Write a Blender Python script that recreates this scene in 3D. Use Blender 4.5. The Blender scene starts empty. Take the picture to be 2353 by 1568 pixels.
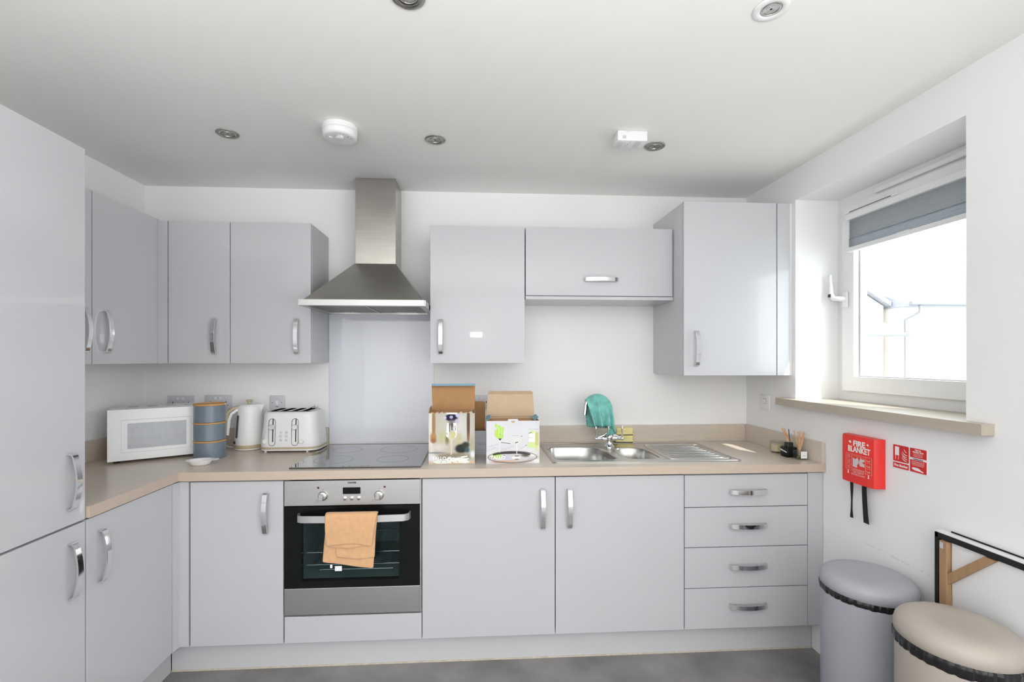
import bpy, bmesh, math, random
from mathutils import Matrix, Vector, Euler
random.seed(7)
C = bpy.context.scene.collection
SC = bpy.context.scene
PI = math.pi
V = Vector

# ------------------------------------------------------------------ camera, world, sun, large lights, exposure
cam_d = bpy.data.cameras.new('camera'); cam = bpy.data.objects.new('camera', cam_d); C.objects.link(cam)
cam_d.sensor_width = 36.0; cam_d.lens = 1059.05 * 36 / 2353
cam_d.shift_x = 0.00861; cam_d.shift_y = 0.01738
cam_d.clip_start = 0.05; cam_d.clip_end = 200
cam.location = (0.8432, -2.6914, 1.4022); cam.rotation_euler = (PI / 2, 0, -0.05771)
SC.camera = cam
SC.view_settings.view_transform = 'Standard'; SC.view_settings.look = 'None'
SC.view_settings.gamma = 1.0; SC.view_settings.use_curve_mapping = False
SC.view_settings.exposure = -0.08
SC.cycles.use_denoising = True
SC.cycles.max_bounces = 10; SC.cycles.diffuse_bounces = 6; SC.cycles.glossy_bounces = 5
SC.cycles.transparent_max_bounces = 12; SC.cycles.sample_clamp_indirect = 6.0
SC.cycles.caustics_reflective = False; SC.cycles.caustics_refractive = False

w = bpy.data.worlds.new('sky'); SC.world = w; w.use_nodes = True
wn = w.node_tree.nodes['Background']; wn.inputs[0].default_value = (0.90, 0.95, 1.0, 1); wn.inputs[1].default_value = 6.0

def light(name, kind, loc, energy, color=(1, 1, 1), size=None, size_y=None, direction=None):
    d = bpy.data.lights.new(name, kind); d.energy = energy; d.color = color
    if kind == 'AREA':
        d.shape = 'RECTANGLE' if size_y else 'SQUARE'; d.size = size
        if size_y: d.size_y = size_y
    o = bpy.data.objects.new(name, d); C.objects.link(o); o.location = loc
    if direction: o.rotation_euler = V(direction).to_track_quat('-Z', 'Y').to_euler()
    return o
sun = light('sun', 'SUN', (8, -8, 12), 7.0, (1, 0.96, 0.9), direction=(-0.42, 0.72, -1.0)); sun.data.angle = 0.009
# added soft fill the size of the unseen wall behind the camera
light('room_fill', 'AREA', (0.73, -4.95, 1.19), 42, (0.94, 0.965, 1.0), 3.44, 2.34, (0, 1, 0))
# added fill from the right behind the camera, brightens the left run
light('side_fill', 'AREA', (2.44, -3.7, 1.3), 34, (0.93, 0.96, 1.0), 1.7, 1.6, (-1, 0, 0))
# added light panel facing up, brightens the ceiling by bounce
light('ceiling_fill', 'AREA', (0.9, -3.15, 1.72), 50, (1.0, 0.985, 0.965), 2.2, 1.6, (0, 0, 1))
# the photographer's small flash above the camera
light('flash', 'AREA', (0.84, -2.72, 1.655), 1.6, (1, 0.97, 0.95), 0.12, 0.05, (0, 1, 0))

# ------------------------------------------------------------------ constants (metres; back wall y=0, z up)
XL, XR, ZC = -1.0107, 2.4685, 2.3716
WT, DF, UF, TF = 0.9124, -0.617, -0.2856, -0.4057
YF = -5.0
XD = -0.447          # plane of the doors on the left run
XU = -0.732          # plane of the wall cabinet doors on the left wall

# ------------------------------------------------------------------ materials
MATS = {}
def mat(name, col, rough=0.5, metal=0.0, coat=0.0, coat_rough=0.03, spec=0.5, vary=0.03, scale=6.0, bump=0.0, bump_scale=200.0, stretch=(1, 1, 1), trans=0.0, ior=1.45, aniso=0.0, sheen=0.0):
    if name in MATS: return MATS[name]
    m = bpy.data.materials.new(name); m.use_nodes = True
    nt = m.node_tree; N = nt.nodes; L = nt.links; b = N['Principled BSDF']
    b.inputs['Roughness'].default_value = rough; b.inputs['Metallic'].default_value = metal
    b.inputs['Coat Weight'].default_value = coat; b.inputs['Coat Roughness'].default_value = coat_rough
    b.inputs['Specular IOR Level'].default_value = spec; b.inputs['IOR'].default_value = ior
    b.inputs['Transmission Weight'].default_value = trans
    b.inputs['Sheen Weight'].default_value = sheen
    tc = N.new('ShaderNodeTexCoord'); mp = N.new('ShaderNodeMapping'); mp.inputs['Scale'].default_value = stretch
    L.new(tc.outputs['Object'], mp.inputs['Vector'])
    nz = N.new('ShaderNodeTexNoise'); nz.inputs['Scale'].default_value = scale; nz.inputs['Detail'].default_value = 4
    L.new(mp.outputs[0], nz.inputs['Vector'])
    rp = N.new('ShaderNodeValToRGB'); L.new(nz.outputs['Fac'], rp.inputs[0])
    c = V(col)
    rp.color_ramp.elements[0].position = 0.3; rp.color_ramp.elements[1].position = 0.7
    rp.color_ramp.elements[0].color = (*(c * (1 - vary)), 1); rp.color_ramp.elements[1].color = (*[min(1, x * (1 + vary)) for x in c], 1)
    L.new(rp.outputs[0], b.inputs['Base Color'])
    if bump:
        n2 = N.new('ShaderNodeTexNoise'); n2.inputs['Scale'].default_value = bump_scale; n2.inputs['Detail'].default_value = 3
        L.new(mp.outputs[0], n2.inputs['Vector'])
        bp = N.new('ShaderNodeBump'); bp.inputs['Strength'].default_value = bump; bp.inputs['Distance'].default_value = 0.002
        L.new(n2.outputs['Fac'], bp.inputs['Height']); L.new(bp.outputs[0], b.inputs['Normal'])
    MATS[name] = m
    return m

def thin_glass(name, tint=(1, 1, 1), refl=1.0):
    m = bpy.data.materials.new(name); m.use_nodes = True; nt = m.node_tree; N = nt.nodes; L = nt.links
    N.remove(N['Principled BSDF']); out = N['Material Output']
    t = N.new('ShaderNodeBsdfTransparent'); t.inputs[0].default_value = (*tint, 1)
    g = N.new('ShaderNodeBsdfGlossy'); g.inputs['Roughness'].default_value = 0.02
    f = N.new('ShaderNodeFresnel'); f.inputs[0].default_value = 1.45
    mu = N.new('ShaderNodeMath'); mu.operation = 'MULTIPLY'; mu.inputs[1].default_value = refl
    ge = N.new('ShaderNodeNewGeometry'); fr = N.new('ShaderNodeMath'); fr.operation = 'SUBTRACT'; fr.inputs[0].default_value = 1.0
    L.new(ge.outputs['Backfacing'], fr.inputs[1]); fm = N.new('ShaderNodeMath'); fm.operation = 'MULTIPLY'; L.new(f.outputs[0], fm.inputs[0]); L.new(fr.outputs[0], fm.inputs[1])
    mx = N.new('ShaderNodeMixShader'); L.new(fm.outputs[0], mu.inputs[0]); L.new(mu.outputs[0], mx.inputs[0]); L.new(t.outputs[0], mx.inputs[1]); L.new(g.outputs[0], mx.inputs[2])
    L.new(mx.outputs[0], out.inputs[0]); MATS[name] = m
    return m

def fabric_mat(name, col, through):
    '''thin cloth that lets some daylight through'''
    m = bpy.data.materials.new(name); m.use_nodes = True; nt = m.node_tree; N = nt.nodes; L = nt.links
    N.remove(N['Principled BSDF']); out = N['Material Output']
    tc = N.new('ShaderNodeTexCoord'); nz = N.new('ShaderNodeTexNoise'); nz.inputs['Scale'].default_value = 300; L.new(tc.outputs['Object'], nz.inputs[0])
    mx = N.new('ShaderNodeMix'); mx.data_type = 'RGBA'; mx.inputs[6].default_value = (*col, 1); mx.inputs[7].default_value = (*[c * 0.85 for c in col], 1); L.new(nz.outputs['Fac'], mx.inputs[0])
    d = N.new('ShaderNodeBsdfDiffuse'); t = N.new('ShaderNodeBsdfTranslucent'); a = N.new('ShaderNodeAddShader')
    L.new(mx.outputs[2], d.inputs[0]); t.inputs[0].default_value = (*through, 1); L.new(d.outputs[0], a.inputs[0]); L.new(t.outputs[0], a.inputs[1]); L.new(a.outputs[0], out.inputs[0])
    MATS[name] = m
    return m

def wood_mat(name, light_c, dark_c, rough=0.4, stretch=(1.2, 14, 14), coat=0.0):
    m = bpy.data.materials.new(name); m.use_nodes = True; nt = m.node_tree; N = nt.nodes; L = nt.links; b = N['Principled BSDF']
    tc = N.new('ShaderNodeTexCoord'); mp = N.new('ShaderNodeMapping'); mp.inputs['Scale'].default_value = stretch
    nz = N.new('ShaderNodeTexNoise'); nz.inputs['Scale'].default_value = 9; nz.inputs['Detail'].default_value = 8; nz.inputs['Roughness'].default_value = 0.65
    rp = N.new('ShaderNodeValToRGB'); rp.color_ramp.elements[0].position = 0.3; rp.color_ramp.elements[1].position = 0.72
    rp.color_ramp.elements[0].color = (*dark_c, 1); rp.color_ramp.elements[1].color = (*light_c, 1)
    L.new(tc.outputs['Object'], mp.inputs[0]); L.new(mp.outputs[0], nz.inputs['Vector']); L.new(nz.outputs['Fac'], rp.inputs[0]); L.new(rp.outputs[0], b.inputs['Base Color'])
    b.inputs['Roughness'].default_value = rough; b.inputs['Coat Weight'].default_value = coat
    MATS[name] = m
    return m

def blob_mat(name, base, blobs, rough=0.4):
    """a printed picture: soft coloured patches at (x, z, half width, half height, colour, softness) in metres"""
    m = bpy.data.materials.new(name); m.use_nodes = True; nt = m.node_tree; N = nt.nodes; L = nt.links; b = N['Principled BSDF']
    b.inputs['Roughness'].default_value = 0.6; b.inputs['Specular IOR Level'].default_value = 0.15
    tc = N.new('ShaderNodeTexCoord')
    prev = None
    for (cx, cz, rx, rz, col, soft) in blobs:
        mp = N.new('ShaderNodeMapping'); mp.inputs['Scale'].default_value = (1 / rx, 0, 1 / rz); mp.inputs['Location'].default_value = (-cx / rx, 0, -cz / rz)
        L.new(tc.outputs['Object'], mp.inputs[0])
        ln = N.new('ShaderNodeVectorMath'); ln.operation = 'LENGTH'; L.new(mp.outputs[0], ln.inputs[0])
        mr = N.new('ShaderNodeMapRange'); mr.interpolation_type = 'SMOOTHSTEP'
        mr.inputs['From Min'].default_value = 1 - soft; mr.inputs['From Max'].default_value = 1 + soft * 0.3
        mr.inputs['To Min'].default_value = 1; mr.inputs['To Max'].default_value = 0
        L.new(ln.outputs['Value'], mr.inputs['Value'])
        mx = N.new('ShaderNodeMix'); mx.data_type = 'RGBA'
        L.new(mr.outputs[0], mx.inputs[0])
        if prev is None: mx.inputs[6].default_value = (*base, 1)
        else: L.new(prev, mx.inputs[6])
        mx.inputs[7].default_value = (*col, 1); prev = mx.outputs[2]
    L.new(prev, b.inputs['Base Color'])
    MATS[name] = m
    return m

def wall_mat(name, col, vary=0.012, scuff=False):
    m = mat(name, col, 0.85, vary=vary, scale=2.5, bump=0.08, bump_scale=160, spec=0.25)
    if scuff:   # faint diagonal scrape left on the paint of the right wall
        nt = m.node_tree; N = nt.nodes; L = nt.links; b = N['Principled BSDF']
        tc = N.new('ShaderNodeTexCoord'); sp = N.new('ShaderNodeSeparateXYZ'); L.new(tc.outputs['Object'], sp.inputs[0])
        def ma(op, a, bb, c=None):
            n = N.new('ShaderNodeMath'); n.operation = op
            for i, x in enumerate((a, bb, c)):
                if x is None: continue
                if isinstance(x, (int, float)): n.inputs[i].default_value = x
                else: L.new(x, n.inputs[i])
            return n.outputs[0]
        y, z = sp.outputs[1], sp.outputs[2]
        nz = N.new('ShaderNodeTexNoise'); nz.inputs['Scale'].default_value = 70; nz.inputs['Detail'].default_value = 8; L.new(tc.outputs['Object'], nz.inputs[0])
        wob = ma('MULTIPLY', ma('SUBTRACT', nz.outputs['Fac'], 0.5), 0.03)
        line = ma('ABSOLUTE', ma('SUBTRACT', ma('ADD', z, wob), ma('MULTIPLY_ADD', ma('SUBTRACT', y, -0.95), 0.02, 0.630)), 0)
        m1 = ma('LESS_THAN', line, 0.0022)
        m2 = ma('MULTIPLY', ma('LESS_THAN', y, -0.84), ma('GREATER_THAN', y, -1.14))
        m3 = ma('MULTIPLY', ma('MULTIPLY', m1, m2), ma('GREATER_THAN', nz.outputs['Fac'], 0.50))
        f = ma('MULTIPLY', m3, 0.22)
        old = b.inputs['Base Color'].links[0].from_socket
        mx = N.new('ShaderNodeMix'); mx.data_type = 'RGBA'; L.new(f, mx.inputs[0]); L.new(old, mx.inputs[6]); mx.inputs[7].default_value = (0.3, 0.28, 0.26, 1)
        L.new(mx.outputs[2], b.inputs['Base Color'])
    return m

M_WALL = wall_mat('wall_paint', (0.87, 0.87, 0.865))
M_WALLR = wall_mat('wall_paint_scuffed', (0.86, 0.86, 0.865), scuff=True)
M_CEIL = wall_mat('ceiling_paint', (0.87, 0.868, 0.848))
M_ROOM = wall_mat('room_wall_paint', (0.72, 0.70, 0.68))
M_FLOOR = mat('grey_vinyl', (0.25, 0.24, 0.24), 0.45, vary=0.25, scale=4.5, bump=0.05, bump_scale=90)
M_DOOR = mat('gloss_grey', (0.545, 0.55, 0.572), 0.22, vary=0.006, coat=0.45, coat_rough=0.02, scale=3, spec=0.25)
M_CARC = mat('matt_grey_board', (0.62, 0.625, 0.64), 0.45, vary=0.01)
M_GAP = mat('dark_gap', (0.05, 0.05, 0.05), 0.8)
M_PLINTH = mat('plinth_board', (0.60, 0.605, 0.62), 0.4, vary=0.01, coat=0.2, coat_rough=0.2)
M_WORK = wood_mat('ash_laminate', (0.66, 0.585, 0.50), (0.58, 0.51, 0.43), 0.27, (1.0, 12, 12))
M_WORKE = wood_mat('ash_laminate_edge', (0.575, 0.48, 0.395), (0.53, 0.435, 0.35), 0.45, (1.0, 5, 14))
M_SILL = wood_mat('ash_laminate_sill', (0.50, 0.445, 0.37), (0.45, 0.395, 0.32), 0.4, (10, 1.0, 12))
M_CHROME = mat('chrome', (0.80, 0.80, 0.81), 0.08, 1.0, vary=0.01)
M_STEEL = mat('brushed_steel', (0.55, 0.535, 0.51), 0.27, 1.0, vary=0.05, scale=5, stretch=(1, 30, 30), bump=0.05, bump_scale=120)
M_HOOD = mat('hood_steel', (0.47, 0.455, 0.42), 0.28, 1.0, vary=0.06, scale=4, stretch=(1.5, 1.5, 18), bump=0.03, bump_scale=100)
M_OVENS = mat('oven_steel', (0.50, 0.498, 0.495), 0.36, 1.0, vary=0.03, scale=4, stretch=(1, 20, 20))
M_SINK = mat('sink_steel', (0.56, 0.55, 0.53), 0.24, 1.0, vary=0.04, scale=6)
M_BLACKG = mat('black_glass', (0.008, 0.009, 0.009), 0.05, spec=0.18)
M_HOB = mat('hob_glass', (0.02, 0.022, 0.025), 0.05, coat=1.0, coat_rough=0.01, spec=0.9)
M_BLACK = mat('black_plastic', (0.02, 0.02, 0.02), 0.4)
M_SLOT = mat('dark_slot', (0.01, 0.01, 0.01), 1.0, spec=0.0)
M_WHITE = mat('white_plastic', (0.80, 0.80, 0.80), 0.32, vary=0.01)
M_PVC = mat('white_pvc', (0.80, 0.805, 0.81), 0.35, vary=0.008)
M_SOCK = mat('socket_plastic', (0.62, 0.62, 0.66), 0.35, vary=0.01)  # shade on the white socket plates is put into this lilac grey
M_SPLASH = mat('splash_glass', (0.70, 0.72, 0.77), 0.08, coat=0.8, vary=0.005)
M_MWHITE = mat('microwave_enamel', (0.92, 0.93, 0.935), 0.35, vary=0.01)
M_CREAM = mat('cream_plastic', (0.50, 0.42, 0.26), 0.4, vary=0.03)
M_CARD = mat('brown_card', (0.44, 0.245, 0.11), 0.85, vary=0.06, scale=25, bump=0.1)
M_CARDL = mat('pale_card', (0.56, 0.43, 0.29), 0.85, vary=0.05, scale=25, bump=0.1)
M_BLUEC = mat('blue_card', (0.20, 0.36, 0.46), 0.6, vary=0.04)
M_BOXW = mat('white_card', (0.72, 0.72, 0.75), 0.5, vary=0.02)
M_TEXTW = mat('white_print', (0.85, 0.85, 0.85), 0.5)
M_RED = mat('red_plastic', (0.78, 0.035, 0.025), 0.38, vary=0.02)
M_SIGNR = mat('sign_red', (0.62, 0.025, 0.025), 0.35, vary=0.02)
M_PINK = mat('faded_white_print', (0.80, 0.42, 0.38), 0.5)
M_PICT = mat('grey_print', (0.66, 0.58, 0.60), 0.5)
M_STRAP = mat('black_webbing', (0.012, 0.012, 0.012), 0.8, vary=0.2, scale=300)
M_BIN1 = mat('grey_bin_paint', (0.38, 0.39, 0.43), 0.38, vary=0.015)
M_BIN2 = mat('taupe_bin_paint', (0.43, 0.39, 0.34), 0.38, vary=0.015)
M_BAG = mat('black_bin_bag', (0.012, 0.012, 0.013), 0.16, vary=0.1, bump=1.0, bump_scale=55, stretch=(1, 1, 0.3))
M_TOWEL = mat('peach_terry', (0.73, 0.43, 0.225), 0.95, vary=0.06, scale=60, bump=1.0, bump_scale=420, sheen=0.4)
M_CLOTH = mat('turquoise_microfibre', (0.19, 0.52, 0.46), 0.95, vary=0.24, scale=28, bump=0.5, bump_scale=500, sheen=0.3)
M_SPONGE = mat('yellow_sponge', (0.92, 0.80, 0.36), 0.95, vary=0.08, scale=90, bump=0.8, bump_scale=300)
M_SCOUR = mat('black_scourer', (0.03, 0.03, 0.025), 0.95)
M_CANN = mat('blue_grey_enamel', (0.165, 0.205, 0.25), 0.35, vary=0.05, coat=0.2)
M_BAMB = wood_mat('bamboo', (0.62, 0.34, 0.12), (0.50, 0.26, 0.09), 0.5, (3, 3, 20))
M_PINE = wood_mat('varnished_wood', (0.42, 0.265, 0.14), (0.34, 0.205, 0.105), 0.45, (10, 10, 1))
M_VINYL = mat('white_vinyl_sheet', (0.78, 0.79, 0.80), 0.4, vary=0.02, bump=0.15, bump_scale=8)
M_BLIND = fabric_mat('grey_pleats', (0.36, 0.375, 0.39), (0.052, 0.054, 0.056))
M_BLIND2 = fabric_mat('grey_pleats_lower', (0.30, 0.32, 0.34), (0.068, 0.071, 0.074))
M_REED = mat('rattan', (0.62, 0.36, 0.19), 0.7, vary=0.1, scale=40)
M_REEDD = mat('dark_rattan', (0.10, 0.06, 0.05), 0.7)
M_WAX = mat('cream_wax', (0.74, 0.60, 0.42), 0.5, vary=0.05)
M_GLASS = thin_glass('clear_glass', (0.93, 0.95, 0.94), 1.0)
M_OIL = thin_glass('pale_oil', (0.80, 0.83, 0.76), 0.6)
M_PANE = thin_glass('window_glass', (0.96, 0.98, 0.97), 1.0)
M_OVENP = thin_glass('oven_glass', (0.66, 0.72, 0.72), 0.6)
M_CAV = mat('oven_enamel', (0.42, 0.50, 0.51), 0.5, vary=0.1)
M_SEAL = mat('sealant', (0.60, 0.55, 0.45), 0.6, vary=0.15, scale=40)
M_FILT = mat('hood_filter', (0.22, 0.215, 0.19), 0.45, 0.8, vary=0.15, scale=60)
M_LAMP = mat('lamp_reflector', (0.55, 0.55, 0.53), 0.12, 0.9, vary=0.3, scale=60)
M_HOUSE = mat('pale_render', (0.80, 0.74, 0.68), 0.9, vary=0.02)
M_ROOF = mat('pale_slate', (0.26, 0.27, 0.30), 0.8, vary=0.08, scale=12)
M_GUTT = mat('grey_gutter', (0.195, 0.20, 0.215), 0.6)
M_GROUND = mat('light_paving', (0.5, 0.5, 0.48), 0.9, vary=0.1)

# ------------------------------------------------------------------ mesh helpers
def nb(): return bmesh.new()

def box(bm, x0, x1, y0, y1, z0, z1, bev=0.0, seg=2):
    r = bmesh.ops.create_cube(bm, size=1.0); vs = r['verts']
    for v in vs: v.co = V(((x0 + x1) / 2 + v.co.x * (x1 - x0), (y0 + y1) / 2 + v.co.y * (y1 - y0), (z0 + z1) / 2 + v.co.z * (z1 - z0)))
    if bev:
        es = list({e for v in vs for e in v.link_edges})
        bmesh.ops.bevel(bm, geom=es, offset=bev, segments=seg, profile=0.5, affect='EDGES')
    return bm

def bbox(x0, x1, y0, y1, z0, z1, bev=0.0, seg=2): return box(nb(), x0, x1, y0, y1, z0, z1, bev, seg)

def poly_prism(bm, pts, axis, a0, a1, mi=0):
    """extrude a 2D outline; axis 'x': pts are (y,z); 'y': (x,z); 'z': (x,y)"""
    def P(p, a): return (a, p[0], p[1]) if axis == 'x' else ((p[0], a, p[1]) if axis == 'y' else (p[0], p[1], a))
    A = [bm.verts.new(P(p, a0)) for p in pts]; B = [bm.verts.new(P(p, a1)) for p in pts]
    n = len(pts); fs = [bm.faces.new(A), bm.faces.new(list(reversed(B)))]
    for i in range(n): fs.append(bm.faces.new((A[i], A[(i + 1) % n], B[(i + 1) % n], B[i])))
    for f in fs: f.material_index = mi
    return bm

def loft(bm, secs, cap0=True, cap1=True, closed=True, mi=0):
    rows = [[bm.verts.new(p) for p in s] for s in secs]
    n = len(rows[0])
    for a, b in zip(rows, rows[1:]):
        for i in range(n if closed else n - 1):
            f = bm.faces.new((a[i], a[(i + 1) % n], b[(i + 1) % n], b[i])); f.material_index = mi
    if closed and cap0: bm.faces.new(list(reversed(rows[0]))).material_index = mi
    if closed and cap1: bm.faces.new(rows[-1]).material_index = mi
    return bm

def lathe(bm, prof, c=(0, 0, 0), n=40, cap0=True, cap1=True, mi=0, sx=1, sy=1):
    secs = [[(c[0] + r * sx * math.cos(2 * PI * i / n), c[1] + r * sy * math.sin(2 * PI * i / n), c[2] + z) for i in range(n)] for r, z in prof]
    return loft(bm, secs, cap0, cap1, mi=mi)

def rrect(cx, cy, w, d, r, n=6):
    pts = []
    for (sx, sy, a0) in ((1, 1, 0), (-1, 1, 90), (-1, -1, 180), (1, -1, 270)):
        for i in range(n + 1):
            a = math.radians(a0 + 90 * i / n)
            pts.append((cx + sx * (w / 2 - r) + r * math.cos(a), cy + sy * (d / 2 - r) + r * math.sin(a)))
    return pts

def tube(bm, pts, rad, n=10, caps=True, mi=0):
    pts = [V(p) for p in pts]; rads = rad if isinstance(rad, (list, tuple)) else [rad] * len(pts)
    up = V((0, 0, 1)); rows = []
    prev = None
    for i, p in enumerate(pts):
        t = (pts[min(i + 1, len(pts) - 1)] - pts[max(i - 1, 0)]).normalized()
        if prev is None:
            a = t.cross(up if abs(t.z) < 0.9 else V((1, 0, 0))).normalized()
        else:
            a = (prev - t * prev.dot(t)).normalized()
        prev = a; b = t.cross(a)
        rows.append([p + (a * math.cos(2 * PI * k / n) + b * math.sin(2 * PI * k / n)) * rads[i] for k in range(n)])
    return loft(bm, rows, caps, caps, mi=mi)

def ribbon(bm, path, wdir, width, thick, mi=0):
    """a flat bar bent along path; wdir is the direction of its width"""
    path = [V(p) for p in path]; wd = V(wdir).normalized(); rows = []
    for i, p in enumerate(path):
        t = (path[min(i + 1, len(path) - 1)] - path[max(i - 1, 0)]).normalized()
        nrm = t.cross(wd).normalized()
        rows.append([p - wd * width / 2 - nrm * thick / 2, p + wd * width / 2 - nrm * thick / 2, p + wd * width / 2 + nrm * thick / 2, p - wd * width / 2 + nrm * thick / 2])
    return loft(bm, rows, mi=mi)

def grid(bm, nu, nv, fn, mi=0):
    vs = [[bm.verts.new(fn(i / nu, j / nv)) for j in range(nv + 1)] for i in range(nu + 1)]
    for i in range(nu):
        for j in range(nv):
            f = bm.faces.new((vs[i][j], vs[i + 1][j], vs[i + 1][j + 1], vs[i][j + 1])); f.material_index = mi
    return bm

def slab(bm, xs, ys, z0, z1, filled, P=lambda x, y, z: (x, y, z), mi_top=0, mi_side=0):
    """slab from grid cells with holes"""
    top, bot = {}, {}
    def vt(i, j):
        if (i, j) not in top: top[i, j] = bm.verts.new(P(xs[i], ys[j], z1)); bot[i, j] = bm.verts.new(P(xs[i], ys[j], z0))
        return top[i, j]
    F = {(i, j) for i in range(len(xs) - 1) for j in range(len(ys) - 1) if filled(i, j)}
    for (i, j) in F:
        q = [(i, j), (i + 1, j), (i + 1, j + 1), (i, j + 1)]
        T = [vt(*k) for k in q]; bm.faces.new(T).material_index = mi_top
        bm.faces.new([bot[k] for k in reversed(q)]).material_index = mi_top
        for k, (di, dj) in enumerate(((0, -1), (1, 0), (0, 1), (-1, 0))):
            if (i + di, j + dj) not in F:
                a, b = q[k], q[(k + 1) % 4]
                f = bm.faces.new((top[a], bot[a], bot[b], top[b])); f.material_index = mi_side
    return bm

def plate_with_holes(bm, outer, holes, z, mi=0):
    es = []
    loops = []
    for loop in [outer] + holes:
        vs = [bm.verts.new((p[0], p[1], z)) for p in loop]; loops.append(vs)
        for i in range(len(vs)): es.append(bm.edges.new((vs[i], vs[(i + 1) % len(vs)])))
    bmesh.ops.triangle_fill(bm, use_beauty=True, use_dissolve=False, edges=es)
    return loops

# ------------------------------------------------------------------ object helpers
W = {}
def frame(o): return W.get(o.name, Matrix.Identity(4)) if o else Matrix.Identity(4)

def finish(bm, name, mats, smooth=None):
    bmesh.ops.recalc_face_normals(bm, faces=bm.faces)
    me = bpy.data.meshes.new(name); bm.to_mesh(me); bm.free()
    for m in (mats if isinstance(mats, (list, tuple)) else [mats]): me.materials.append(m)
    if smooth:
        me.polygons.foreach_set('use_smooth', [True] * len(me.polygons)); me.set_sharp_from_angle(angle=math.radians(smooth))
    return me

def part(name, bm, mats, parent=None, smooth=None, local=False, at=None, label=None):
    """a mesh under its thing; the shape is given in world coordinates unless local"""
    fr = frame(parent)
    loc = Matrix.Identity(4)
    if at is not None:
        loc = fr.inverted() @ Matrix.Translation(at)
        if not local: bm.transform((fr @ loc).inverted())
    elif not local: bm.transform(fr.inverted())
    o = bpy.data.objects.new(name, finish(bm, name, mats, smooth)); C.objects.link(o)
    if parent: o.parent = parent
    o.matrix_local = loc
    W[o.name] = fr @ loc
    if label: o['label'] = label
    return o

def link_mesh(name, me, parent, M):
    """a part sharing mesh data, placed by a world matrix"""
    o = bpy.data.objects.new(name, me); C.objects.link(o); o.parent = parent
    o.matrix_local = frame(parent).inverted() @ M; W[o.name] = M
    return o

def thing(name, label, cat, loc=(0, 0, 0), rz=0.0, group=None):
    o = bpy.data.objects.new(name, None); C.objects.link(o); o.empty_display_size = 0.05
    M = Matrix.Translation(loc) @ Matrix.Rotation(rz, 4, 'Z'); o.matrix_local = M; W[o.name] = M
    o['label'] = label; o['category'] = cat
    if group: o['group'] = group
    return o

def single(name, bm, mats, label, cat, smooth=None, group=None, at=None):
    o = part(name, bm, mats, None, smooth, at=at); o['label'] = label; o['category'] = cat
    if group: o['group'] = group
    return o

def struct(name, bm, mats, smooth=None):
    o = part(name, bm, mats, None, smooth); o['kind'] = 'structure'; return o

def copy_tree(o, loc, label):
    r = o.copy(); C.objects.link(r); r.location = loc; r['label'] = label
    W[r.name] = Matrix.Translation(loc)
    for ch in list(o.children):
        c = ch.copy(); C.objects.link(c); c.parent = r
        for g in list(ch.children):
            d = g.copy(); C.objects.link(d); d.parent = c
    return r

FONT_CACHE = {}
def text_bm(body, size, M, depth=0.0004, bold=0.0, align='CENTER', squeeze=1.0):
    """flat lettering as mesh; M places it (x right, y up of the text)"""
    cu = bpy.data.curves.new('text', 'FONT'); cu.body = body; cu.size = size; cu.align_x = align; cu.align_y = 'CENTER'
    cu.extrude = depth; cu.offset = bold; cu.resolution_u = 3
    ob = bpy.data.objects.new('text', cu); C.objects.link(ob)
    dg = bpy.context.evaluated_depsgraph_get(); dg.update()
    me = bpy.data.meshes.new_from_object(ob.evaluated_get(dg))
    bpy.data.objects.remove(ob); bpy.data.curves.remove(cu)
    bm = nb(); bm.from_mesh(me); bpy.data.meshes.remove(me)
    bm.transform(M @ Matrix.Diagonal((squeeze, 1, 1, 1)))
    return bm

def merge(bm, other):
    me = bpy.data.meshes.new('tmp'); other.to_mesh(me); other.free(); bm.from_mesh(me); bpy.data.meshes.remove(me); return bm

def face_y(x, y, z):      # text frame on a surface facing -y
    return Matrix(((1, 0, 0, x), (0, 0, -1, y), (0, 1, 0, z), (0, 0, 0, 1)))
def face_x(x, y, z):      # text frame on a surface facing -x (reads towards -y)
    return Matrix(((0, 0, -1, x), (-1, 0, 0, y), (0, 1, 0, z), (0, 0, 0, 1)))

# ------------------------------------------------------------------ the room
struct('floor', bbox(XL - 0.1, XR + 0.3, YF - 0.1, 0.1, -0.1, 0), M_FLOOR)
struct('ceiling', bbox(XL - 0.1, XR + 0.3, YF - 0.1, 0.1, ZC, ZC + 0.1), M_CEIL)
struct('wall_back', bbox(XL - 0.1, XR + 0.3, 0, 0.1, 0, ZC), M_WALL)
struct('wall_left', bbox(XL - 0.1, XL, YF, 0, 0, ZC), M_WALL)
struct('wall_front', bbox(XL, XR, YF - 0.1, YF, 0, ZC), M_ROOM)
WY0, WY1, WZ0, WZ1, WX = -1.25, -0.429, 1.16, 2.213, 2.70
b = nb()
slab(b, [YF, WY0, WY1, 0], [0, WZ0, WZ1, ZC], XR, XR + 0.3, lambda i, j: not (i == 1 and j == 1), P=lambda y, z, x: (x, y, z))
struct('wall_right', b, M_WALLR)
# skirting boards
struct('baseboard_right', box(nb(), XR - 0.016, XR, YF, -0.636, 0, 0.112, 0.004), M_PVC)
# sill board
sill = nb(); slab(sill, [XR - 0.045, XR, WX + 0.02], [-1.335, WY0 + 0.001, WY1 - 0.001, -0.336], 1.1605, 1.1965, lambda i, j: i == 0 or j == 1)
struct('trim_1', sill, M_SILL)

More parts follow.
